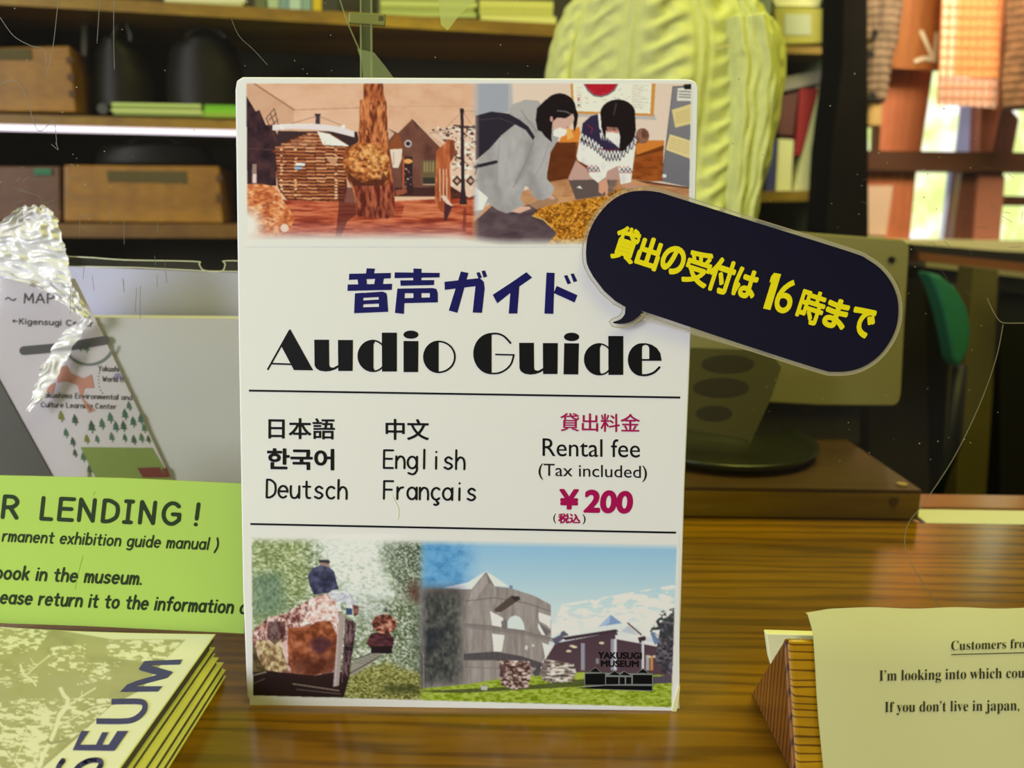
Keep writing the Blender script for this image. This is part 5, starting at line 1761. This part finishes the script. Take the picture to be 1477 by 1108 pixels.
# two stumps
C2.tex([(328, 794), (400, 790), (508, 796), (522, 860), (500, 950), (420, 964), (340, 938), (328, 860)], [(74, 50, 44), (130, 100, 90), (190, 164, 150), (226, 206, 196)], 18, 10, 93, con=1.6)
C2.spots([(330, 800), (508, 796), (520, 860), (500, 950), (340, 938)], (60, 34, 30), 16, 12, 94, .62, .8)
C2.fill([(330, 800), (372, 830), (360, 900), (330, 880)], (84, 60, 60), .7)
C2.tex([(596, 782), (640, 790), (770, 812), (784, 860), (760, 916), (640, 926), (584, 908), (572, 860)], [(84, 72, 64), (146, 130, 116), (206, 194, 178), (232, 224, 210)], 26, 8, 95, con=1.5)
C2.fill([(596, 784), (612, 830), (600, 900), (576, 880), (572, 850)], (120, 106, 100), .8)
C2.fill([(524, 860), (576, 816), (572, 880), (540, 884)], (70, 66, 66), .9)
C2.clip = None
C2.fade(lambda X, Y: 1-np.clip((Y-(774+(X-362)*.017))/9, 0, 1), WH)
C2.fade(lambda X, Y: .6*np.clip(1-np.abs(X-520)/70, 0, 1)*np.clip(1-(Y-772)/60, 0, 1), (240, 240, 236))


def outside(X, Y):
    return ((X < 362.5+.010*(Y-775)) | (X > 976-.034*(Y-784)) | (Y > 1003+(X-364)*.0285)).astype(float)


C2.fade(outside, WH)
picture('museum_photo', C2, [(360, 770), (980, 770), (980, 1022), (360, 1022)], SP, sg)

# --- logo
bk_ = inkmat('logo_black', (14, 14, 14))
LX = lambda P: [(820+x*.12187, 920+y*.12187) for x, y in P]
gr = inkmat('logo_line', (120, 124, 116))
shapes('logo_outline', [LX(q) for q in ([(190, 412), (1000, 424), (1000, 570), (190, 566)], [(235, 410), (320, 346), (395, 412)], [(470, 440), (545, 388), (600, 420), (660, 392), (745, 448)], [(805, 418), (882, 362), (960, 424)], [(90, 596), (430, 556), (995, 560), (995, 634), (300, 606)])], SP, gr, sg, .0002)
shapes('logo_house', [LX(q) for q in ([(198, 428), (432, 424), (432, 556), (198, 558)], [(444, 466), (590, 466), (590, 550), (444, 552)], [(606, 468), (664, 468), (664, 550), (606, 550)], [(682, 468), (742, 468), (742, 548), (682, 548)], [(762, 440), (988, 442), (988, 548), (762, 548)],
                                      [(250, 404), (320, 356), (378, 408)], [(480, 440), (545, 398), (600, 432), (606, 444)], [(610, 440), (660, 402), (735, 448)], [(818, 414), (882, 372), (942, 420)], [(95, 598), (440, 568), (986, 572), (986, 624), (300, 604)])], SP, bk_, sg, .0003)
text('YAKUSUGI', (862.5, 940.5, 925.5, 950.3, .012), SP, bk_, sg, .0003, bold=.028)
text('MUSEUM', (866.5, 952.5, 921, 962, .012), SP, bk_, sg, .0003, bold=.028)

# --- headings
navy = inkmat('heading_navy', (26, 24, 84))
black = inkmat('heading_black', (20, 20, 20))
J = lambda P: [(480+x*.2573, 370+y*.2573) for x, y in P]
jp = [
 [[(190, 66), (236, 68), (230, 98), (186, 98)], [(92, 97), (325, 92), (324, 122), (90, 131)], [(138, 122), (188, 120), (191, 160), (143, 160)], [(238, 122), (286, 120), (280, 158), (231, 158)], [(83, 157), (332, 153), (330, 187), (82, 193)],
  [(124, 207), (172, 203), (168, 316), (119, 318)], [(256, 200), (280, 197), (298, 205), (304, 225), (310, 310), (260, 312)], [(124, 207), (280, 197), (300, 206), (304, 225), (124, 234)], [(165, 247), (262, 241), (262, 264), (165, 268)], [(160, 285), (262, 282), (310, 310), (119, 318)]],
 [[(452, 67), (497, 69), (496, 100), (452, 100)], [(347, 89), (599, 92), (598, 117), (346, 121)], [(452, 95), (497, 95), (495, 140), (450, 140)], [(378, 134), (568, 132), (567, 160), (380, 164)], [(362, 180), (560, 177), (580, 182), (588, 205), (362, 206)], [(390, 234), (588, 228), (586, 257), (388, 262)],
  [(362, 180), (404, 180), (398, 322), (348, 316)], [(543, 178), (580, 184), (588, 205), (588, 257), (545, 258)], [(452, 180), (496, 180), (496, 240), (452, 240)]],
 [[(626, 142), (825, 121), (826, 163), (628, 187)], [(718, 84), (760, 92), (698, 316), (650, 303)], [(800, 124), (830, 126), (846, 142), (851, 180), (836, 316), (784, 314), (800, 165)], [(805, 92), (822, 87), (836, 118), (817, 124)], [(834, 82), (853, 78), (865, 112), (845, 118)]],
 [[(1085, 88), (1117, 118), (1045, 168), (1000, 200), (922, 262), (896, 215), (1010, 140)], [(998, 165), (1046, 160), (1034, 320), (986, 320)]],
 [[(1198, 90), (1243, 92), (1236, 322), (1186, 320)], [(1255, 165), (1371, 217), (1355, 258), (1238, 205)], [(1296, 108), (1314, 104), (1335, 150), (1316, 156)], [(1333, 98), (1350, 95), (1370, 137), (1350, 144)]]]
for gset in jp:
    shapes('heading_letter', [J(q) for q in gset], SP, navy, sg)

A_ = lambda P: [(370+x*.20311, 460+y*.20311) for x, y in P]
Gd = lambda P: [(670+x*.20311, 460+y*.20311) for x, y in P]


def bigu(dx, dy):
    return [[(x+dx, y+dy) for x, y in q] for q in ([(410, 148), (514, 148), (516, 330), (522, 342), (545, 347), (580, 328), (580, 345), (560, 358), (525, 370), (490, 374), (450, 368), (424, 352), (412, 330)], [(578, 150), (684, 150), (682, 370), (580, 370)])]


def bigd(dx, dy):
    return [[(x+dx, y+dy) for x, y in q] for q in (arc(827, 263, 110, 115, 90, 270)+[(830, 340), (830, 180)], [(890, 98), (996, 98), (996, 374), (891, 374)])] + \
        stroke([(x+dx, y+dy) for x, y in crom([(824, 153), (852, 158), (878, 172), (896, 188)])], 11, False) + stroke([(x+dx, y+dy) for x, y in crom([(824, 373), (852, 369), (876, 358), (896, 340)])], 11, False) + \
        [[(x+dx, y+dy) for x, y in q] for q in ([(826, 158), (840, 160), (830, 182)], [(828, 345), (838, 366), (826, 370)])]


big = {
 'A': (A_, [[(238, 72), (402, 366), (265, 364), (248, 330), (178, 198), (178, 180)]]+stroke([(236, 80), (78, 362)], 12, False)+stroke([(108, 318), (252, 323)], 12, False)),
 'u': (A_, bigu(0, 0)), 'd': (A_, bigd(0, 0)),
 'i': (A_, [E_(1096, 112, 53, 29, n=30), [(1044, 157), (1149, 158), (1147, 378), (1044, 378)]]),
 'o': (A_, [arc(1293, 270, 110, 116, 90, 270)]+stroke(arc(1290, 270, 118, 110, 92, -92), 12, False)),
 'G': (Gd, [arc(192, 247, 130, 147, 90, 270)]+stroke(crom([(188, 106), (230, 105), (270, 118), (300, 142), (326, 172)]), 13)+stroke(crom([(188, 388), (240, 385), (290, 362), (330, 320), (350, 256)]), 12)+stroke([(222, 253), (350, 256)], 11)),
 'u2': (Gd, bigu(-22, 22)), 'i2': (Gd, [E_(760, 128, 54, 30, n=30), [(708, 173), (812, 174), (807, 395), (703, 394)]]),
 'd2': (Gd, bigd(131, 24)),
 'e': (Gd, [arc(1260, 290, 100, 117, 90, 270), [(1258, 173), (1290, 173), (1330, 184), (1366, 208), (1390, 244), (1400, 298), (1312, 298), (1312, 210), (1304, 190), (1284, 184), (1266, 190), (1258, 206)], [(1256, 285), (1316, 285), (1316, 298), (1256, 298)]]+stroke(crom([(1262, 400), (1300, 398), (1346, 380), (1384, 344)]), 15)),
}
for k, (fn, ps) in big.items():
    shapes('title_letter', [fn(q) for q in ps], SP, black, sg)

shapes('rule_line', stroke([(359, 563.5), (981, 573.5)], 2.8, False), SP, black, sg)
shapes('rule_line', stroke([(361, 756), (975, 768.5)], 2.8, False), SP, black, sg)
text('日本語', (387, 602.5, 483, 633, .012), SP, black, sg, bold=.016)
text('한국어', (385, 646.5, 482, 677.5, .012), SP, black, sg, bold=.03)
text('中文', (556, 604, 618.6, 634.5, .012), SP, black, sg, bold=.016)
pen('Deutsch', 382, 717.5, 502, 719.8, 17, 3.0, SP, black, sg, mono=1.0)
pen('English', 551, 675, 672, 677, 17, 3.0, SP, black, sg, mono=1.0)
pen('Français', 551, 719.5, 688, 722, 17, 3.0, SP, black, sg, mono=1.0)
crim = inkmat('crimson_ink', (160, 16, 74))
text('貸出料金', (808, 595.5, 923, 622, .015), SP, crim, sg, bold=.01)
text('Rental fee', (782.5, 632, 923, 658, .016), SP, black, sg)
text('(Tax included)', (776.7, 668.5, 933, 692, .022), SP, black, sg)
text('¥', (806.6, 705.3, 835, 735, .012), SP, crim, sg, bold=.035)
text('200', [(844, 706), (914, 708.5), (912, 741.5), (841, 740)], SP, crim, sg, bold=.042)
text('(', (798, 741, 802, 755, 0), SP, black, sg)
text('税込', (805, 740.5, 837, 755, .02), SP, crim, sg, bold=.035)
text(')', (840, 742, 844.5, 756.5, 0), SP, black, sg)
shapes('scratch_highlight', stroke(crom([(565, 716), (569, 724), (574, 736), (573, 748)]), 3), SP, mat('highlight_white', (240, 240, 226), .2), sg)  # small scratch whose highlight is drawn in as a white stroke

# ------------------------------------------------------------------ speech-bubble card taped over the sign
BP = Plane(SP.p+SP.n*.0032, SP.n)
Z = lambda P: [(820+x*.3385, 250+y*.3385) for x, y in P]
bub = [(74, 340), (80, 280), (100, 222), (140, 160), (190, 112), (250, 82), (320, 74), (380, 80), (430, 94), (800, 210), (1200, 335), (1275, 368), (1330, 408), (1372, 460), (1398, 520), (1406, 580), (1398, 650), (1370, 716), (1324, 776), (1264, 820), (1200, 842), (1130, 846), (1060, 832), (700, 716), (330, 592), (316, 592), (296, 612), (262, 634), (220, 642), (188, 636), (222, 622), (240, 600), (243, 570), (200, 545), (150, 500), (105, 440), (80, 390)]
bubs = crom(bub[:32], 4) + bub[32:35] + crom(bub[35:]+bub[:1], 4)[:-1]
bub = bubs
n = len(bub)
ar = sum(bub[i][0]*bub[(i+1) % n][1]-bub[(i+1) % n][0]*bub[i][1] for i in range(n))
ofs = []
for i in range(n):
    a, c = Vector(bub[i-1]), Vector(bub[(i+1) % n])
    t = (c-a).normalized()
    nn = Vector((t.y, -t.x)) * (1 if ar > 0 else -1)
    ofs.append(tuple(Vector(bub[i])+nn*15))
sbub = thing('speech_bubble_card', BP.hit(1000, 480), 'navy speech-bubble card with yellow Japanese lettering overlapping the sign corner', 'card')
lam = mat('laminate', (214, 208, 190), .15, coat=.5, alpha=.2)
slab('laminate_border', Z(ofs), BP, .0007, lam, sbub)
shapes('laminate_rim', stroke(Z(ofs)+Z(ofs[:1]), 1.2, False), BP, mat('laminate_rim', (170, 160, 120), .3), sbub, .0003)
nav = mat('bubble_navy', (8, 8, 34), .12, coat=1.0)
slab('bubble', Z(bubs), on(BP, .0004), .0004, nav, sbub)
yel = mat('lettering_yellow', (236, 222, 16), .3)
ux, uy = math.cos(R(18)), math.sin(R(18))
shapes('lettering', [Z([(876, 424), (906, 430), (860, 583), (829, 576), (864, 462), (856, 466), (863, 440)])], on(BP, .0004), yel, sbub, .00025)
for chx, cx_, cy_, w2, h2 in (('貸', 245, 303, 52, 76), ('出', 344, 340, 50, 68), ('の', 447, 370, 52, 62), ('受', 553, 404, 56, 76), ('付', 652, 437, 54, 76), ('は', 756, 470, 50, 64), ('6', 925, 523, 38, 76), ('時', 1035, 570, 56, 74), ('ま', 1142, 600, 50, 66), ('で', 1252, 634, 52, 64)):
    q = []
    for sx, sy in ((-1, -1), (1, -1), (1, 1), (-1, 1)):
        q.append((cx_+sx*w2*ux-sy*h2*uy, cy_+sx*w2*uy+sy*h2*ux))
    text(chx, Z(q), on(BP, .0004), yel, sbub, .00025, bold={'1': .02, '6': .012}.get(chx, .045 if chx in '出の付はまで' else .034))

# ------------------------------------------------------------------ brochures, lower left
F0 = flat(0)
cB = F0.hit(325, 976)
hT = wall(cB.y).hit(313, 915).z
N = 6
cov_m = mat('brochure_cover', (222, 222, 150), .45, spec=.25)
pg = mat('brochure_pages', (118, 120, 128), .7, noise=.25, nscale=300, stretch=(.05, .05, 1))
rs = random.Random(3)
labs = ['bottom brochure of the stack, lying on the counter', 'second brochure from the bottom of the stack', 'third brochure from the bottom of the stack', 'brochure with a grey page edge, third from the top', 'brochure just under the top one', 'top brochure with tree drawing and navy lettering on its cover']
for i in range(N):
    z0 = hT*i/N
    z1 = hT*(i+1)/N
    xr = cB.x + (-.0012*i + rs.uniform(-.0012, .0012)) + (.001 if i < 2 else 0)
    yb = cB.y + rs.uniform(-.002, .002)
    bt = thing('brochure', (xr-.1, yb-.14, z0), labs[i], 'brochure', 'museum brochures stacked on the counter')
    XL, YF = xr-.21, yb-.297
    if i < N-1:
        box('pages', (XL+.001, YF+.001, z0+.0002), (xr-.001, yb-.001, z1-.0007), pg, bt)
        box('cover', (XL, YF, z1-.0006), (xr, yb, z1-.0001), cov_m, bt)
        box('back_cover', (XL, YF, z0), (xr, yb, z0+.0003), cov_m, bt)
    else:
        xr = cB.x-.0035
        curl = lambda q: .005*max(0, (cB.x-.03-q.x)/.12)**2
        CP = Curled((0, 0, hT), (0, 0, 1), curl)
        box('pages', (XL+.001, YF+.001, z0+.0002), (xr-.001, cB.y-.001, hT-.001), pg, bt)
        nx = 40
        vs, fs = [], []
        for k in range(nx+1):
            x = XL + (xr-XL)*k/nx
            zc = hT+curl(Vector((x, 0, 0)))
            for y in (YF, cB.y):
                vs += [(x, y, zc), (x, y, zc-.0004)]
        for k in range(nx):
            a = k*4
            fs += [(a, a+4, a+6, a+2), (a+1, a+3, a+7, a+5), (a, a+1, a+5, a+4), (a+2, a+6, a+7, a+3)]
        fs += [(0, 2, 3, 1), (nx*4, nx*4+1, nx*4+3, nx*4+2)]
        obj('cover', vs, fs, cov_m, bt)
        C3 = Canvas(-40, 900, 322, 1122, (238, 240, 158))
        C3.view(0, 920, .2302)
        yp, ol = (240, 240, 160), (178, 178, 98)
        area_ = [(-200, -90), (300, -60), (700, 10), (1160, 10), (1040, 130), (880, 330), (690, 430), (470, 640), (240, 840), (60, 900), (-200, 900)]
        C3.tex(area_, [(170, 170, 96), (184, 184, 102), (188, 186, 110)], 200, 120, 101)
        C3.spots([(-200, -90), (330, -60), (220, 90), (-200, 120)], yp, 34, 12, 102, .50)
        C3.spots([(300, 60), (540, 40), (520, 200), (300, 230)], yp, 40, 15, 103, .52)
        C3.spots([(660, 20), (1150, 10), (1040, 140), (880, 150), (680, 120)], yp, 36, 13, 104, .46)
        C3.spots([(540, 160), (760, 150), (700, 260), (480, 300)], yp, 30, 13, 105, .55)
        C3.spots([(-200, 420), (280, 380), (330, 560), (200, 900), (-200, 900)], yp, 50, 18, 106, .46)
        C3.spots([(100, 380), (700, 380), (640, 520), (330, 700), (200, 900), (100, 900)], yp, 40, 14, 107, .54)
        C3.spots([(-200, 180), (240, 150), (240, 300), (-200, 330)], yp, 44, 8, 108, .60)
        for pts, w_ in (([(380, 320), (400, 360), (425, 390), (410, 440), (375, 480), (355, 550), (320, 640), (270, 740), (240, 850)], 26), ([(380, 500), (440, 420), (510, 370), (600, 315)], 9), ([(510, 370), (515, 335)], 6),
                        ([(128, 170), (150, 235), (190, 255), (225, 300)], 12), ([(160, 240), (225, 180), (300, 120)], 7), ([(225, 180), (190, 130)], 5), ([(355, 550), (450, 510), (580, 440), (690, 420)], 8), ([(-60, 700), (60, 750), (130, 820)], 14), ([(100, 760), (150, 640), (170, 570)], 8)):
            C3.line(crom(pts, 4), w_*1.0, yp)
        for pts, w_ in (([(20, 680), (60, 740), (100, 800)], 4), ([(300, 640), (320, 660), (420, 640)], 18), ([(160, 560), (200, 620)], 3), ([(240, 780), (250, 700)], 3), ([(330, 470), (420, 100), (440, 150)], 0.1)):
            C3.line(crom(pts, 3), w_, (168, 168, 100))
        C3.line([(1160, 14), (1040, 130)], 3, (190, 190, 120))
        C3.line([(690, 430), (240, 830)], 3, (150, 150, 100))
        WB = np.array([.87, .87, .36])
        picture('cover_print', C3, [(-40, 900), (322, 900), (322, 1122), (-40, 1122)], CP, bt, .0001, white=WB, paper=.75)
        # trim the print to the cover sheet
        me = [o for o in bt.children if o.name.startswith('cover_print')][0].data
        bmn = np.zeros(len(me.vertices)*3)
        me.vertices.foreach_get('co', bmn)
        bmn = bmn.reshape(-1, 3)
        bmn[:, 0] = np.clip(bmn[:, 0], XL-bt.location.x+.0005, xr-bt.location.x-.0005)
        bmn[:, 1] = np.clip(bmn[:, 1], YF-bt.location.y+.0005, cB.y-bt.location.y-.0005)
        me.vertices.foreach_set('co', bmn.ravel())
        me.update()
        nvy = mat('brochure_navy', (66, 62, 132), .45)
        K = lambda P: [(x*.2302, 920+y*.2302) for x, y in P]
        let = {
         'M': [[(905, 146), (1142, 136), (1128, 167), (905, 172)], [(905, 146), (925, 170), (892, 208), (868, 196)], [(905, 163), (1082, 214), (1048, 250), (880, 203)], [(1070, 208), (1082, 218), (1048, 250), (838, 305), (800, 292), (860, 268)], [(800, 290), (842, 300), (800, 338), (752, 338)], [(790, 304), (1018, 304), (990, 336), (752, 338)]],
         'U': stroke(crom([(700, 400), (800, 398), (880, 400), (908, 418), (900, 460), (850, 505), (780, 522), (604, 522)], 5), 34, False),
         'E': [[(510, 584), (560, 584), (505, 666), (455, 704)], [(455, 704), (492, 670), (740, 670), (716, 708)], [(735, 584), (804, 584), (720, 706), (668, 690)], [(640, 592), (680, 592), (636, 680), (596, 680)]],
         'S': stroke(crom([(400, 764), (372, 800), (366, 830), (400, 860), (450, 850), (500, 800), (560, 770), (620, 768), (634, 790), (610, 830), (560, 870)], 5), 32, False)}
        for k_, ps in let.items():
            shapes('lettering', [K(q) for q in ps], CP, nvy, bt, .00035)

# ------------------------------------------------------------------ wooden stand and printed sheet, lower right
bB = F0.hit(1083, 1000)
PX = Plane((bB.x, 0, 0), (-1, 0, 0))
aT = PX.hit(1131, 922)
a1 = PX.hit(1143, 1108)
t_ = aT.z/(aT.z-a1.z)
cF = aT+(a1-aT)*t_
stand_f = wood('stand_front', (184, 140, 12), (84, 50, 6), 'x', 100, .25, .4, line=.9, mid=(150, 108, 8), distort=7, thin=.22, dscale=1.0, bands='Z')
stand_s = wood('stand_side', (150, 98, 44), (56, 28, 14), 'z', 75, .3, .4, line=.9, mid=(116, 70, 30), distort=4, bands='Y', rot=(.25, 0, 0))
XR = bB.x+.42
ws = thing('wooden_stand', (bB.x+.2, (bB.y+cF.y)/2, 0), 'wedge-shaped cedar stand with strong grain at the lower right', 'stand')
A0, B0, C0 = aT, bB, Vector((bB.x, cF.y, 0))
e = Vector((.012, 0, 0))
v, f = prism_vf([A0, B0, C0], [A0+e, B0+e, C0+e])
o = obj('side_board', v, f, stand_s, ws)
md = o.modifiers.new('bevel', 'BEVEL')
md.width = .0012
md.segments = 3
sh = Vector((XR-.024-bB.x, 0, 0))
v, f = prism_vf([A0+e+sh, B0+e+sh, C0+e+sh], [A0+e*2+sh, B0+e*2+sh, C0+e*2+sh])
obj('side_board', v, f, stand_s, ws)
fn = (A0-C0).cross(Vector((1, 0, 0))).normalized()
if fn.y > 0:
    fn = -fn
th = .008
q0 = [A0+e*.2, A0+sh+e, C0+sh+e, C0+e*.2]
q0 = [A0+fn*.0012+e*.1, A0+fn*.0012+sh+e*2, C0+fn*.0012+sh+e*2, C0+fn*.0012+e*.1]
v, f = prism_vf(q0, [q-fn*th for q in q0])
o = obj('front_board', v, f, stand_f, ws)
md = o.modifiers.new('bevel', 'BEVEL')
md.width = .002
md.segments = 3

# note pad behind the sheet
yp_ = mat('pad_yellow', (226, 226, 176), .7)
FP = Plane(A0, fn)
nz_ = aT.z
NPl = Plane((0, A0.y+.004, 0), (0, -1, 0))
tag(slab('note_pad', [(1105, 914), (1240, 918), (1240, 1010), (1128, 1010), (1110, 950)], Plane((0, A0.y+.013, 0), (0, -1, 0)), .004, yp_, bevel=.0005), 'small pale yellow pad peeping out behind the wooden stand', 'pad')

# the sheet, curling back above the stand
ztop = aT.z


def curlp(q):
    return .003 - .9*max(0, q.z-ztop+.003)**1.35*1.2 + .0008*math.sin(q.x*60)


SHp = Curled(A0, fn, curlp)
rowsp = [(877, 1162), (886, 1165), (896, 1168), (906, 1171), (916, 1173), (930, 1174), (960, 1176), (1000, 1178), (1040, 1181), (1080, 1185), (1130, 1190), (1180, 1195)]
vs, fs = [], []
nc = 40
for r, (y, xl) in enumerate(rowsp):
    for k in range(nc+1):
        x = xl+(1560-xl)*k/nc
        yy = y
        if r == 0:
            yy = y + 7*max(0, 1-k/3.5) + 1.0*math.sin(k*.5)
        q = SHp.hit(x, yy)
        vs.append(q)
m_ = len(vs)
vs += [q-fn*.0004 for q in vs[:m_]]
for r in range(len(rowsp)-1):
    for k in range(nc):
        i = r*(nc+1)+k
        fs.append((i, i+nc+1, i+nc+2, i+1))
        fs.append((i+m_+1, i+nc+2+m_, i+nc+1+m_, i+m_))
ps_ = thing('printed_sheet', SHp.hit(1330, 1050), 'white sheet with serif English text to customers, resting on the wooden stand', 'paper')
obj('sheet', vs, fs, mat('sheet_white', (188, 187, 140), .6), ps_, smooth=True)


def serif(s):
    return ''.join(chr(0x1D41A+ord(c)-97) if 'a' <= c <= 'z' else chr(0x1D400+ord(c)-65) if 'A' <= c <= 'Z' else c for c in s)


ik = mat('sheet_ink', (34, 34, 30), .5)
text(serif('Customers from'), [(1372, 925), (1488, 922), (1488, 934.5), (1372, 938)], SHp, ik, ps_, .0004, off=-.012, bold=.004) if False else None


def stext(s, quad):
    V_, F_ = glyphs(serif(s), off=-.014, bold=.006)
    xs = [a[0] for a in V_]
    ys = [a[1] for a in V_]
    a, b2, c, d = min(xs), max(xs), min(ys), max(ys)
    P_ = [bil(quad, (x-a)/(b2-a), (d-y)/(d-c)) + (e_,) for x, y, e_ in V_]
    obj('lettering', [SHp.hit(x, y, .0004+e_) for x, y, e_ in P_], F_, ik, ps_)


stext('Customers from', [(1372, 924.5), (1492, 921), (1492, 934.5), (1372, 938.5)])
stext('I’m looking into which cour', [(1268, 967), (1486, 962.5), (1486, 982), (1268, 987)])
stext('If you don’t live in japan,', [(1276, 1012.5), (1470, 1009.5), (1470, 1029.5), (1276, 1032)])
shapes('underline', stroke([(1372, 944.5), (1500, 941)], 1.3, False), SHp, ik, ps_, .0004)
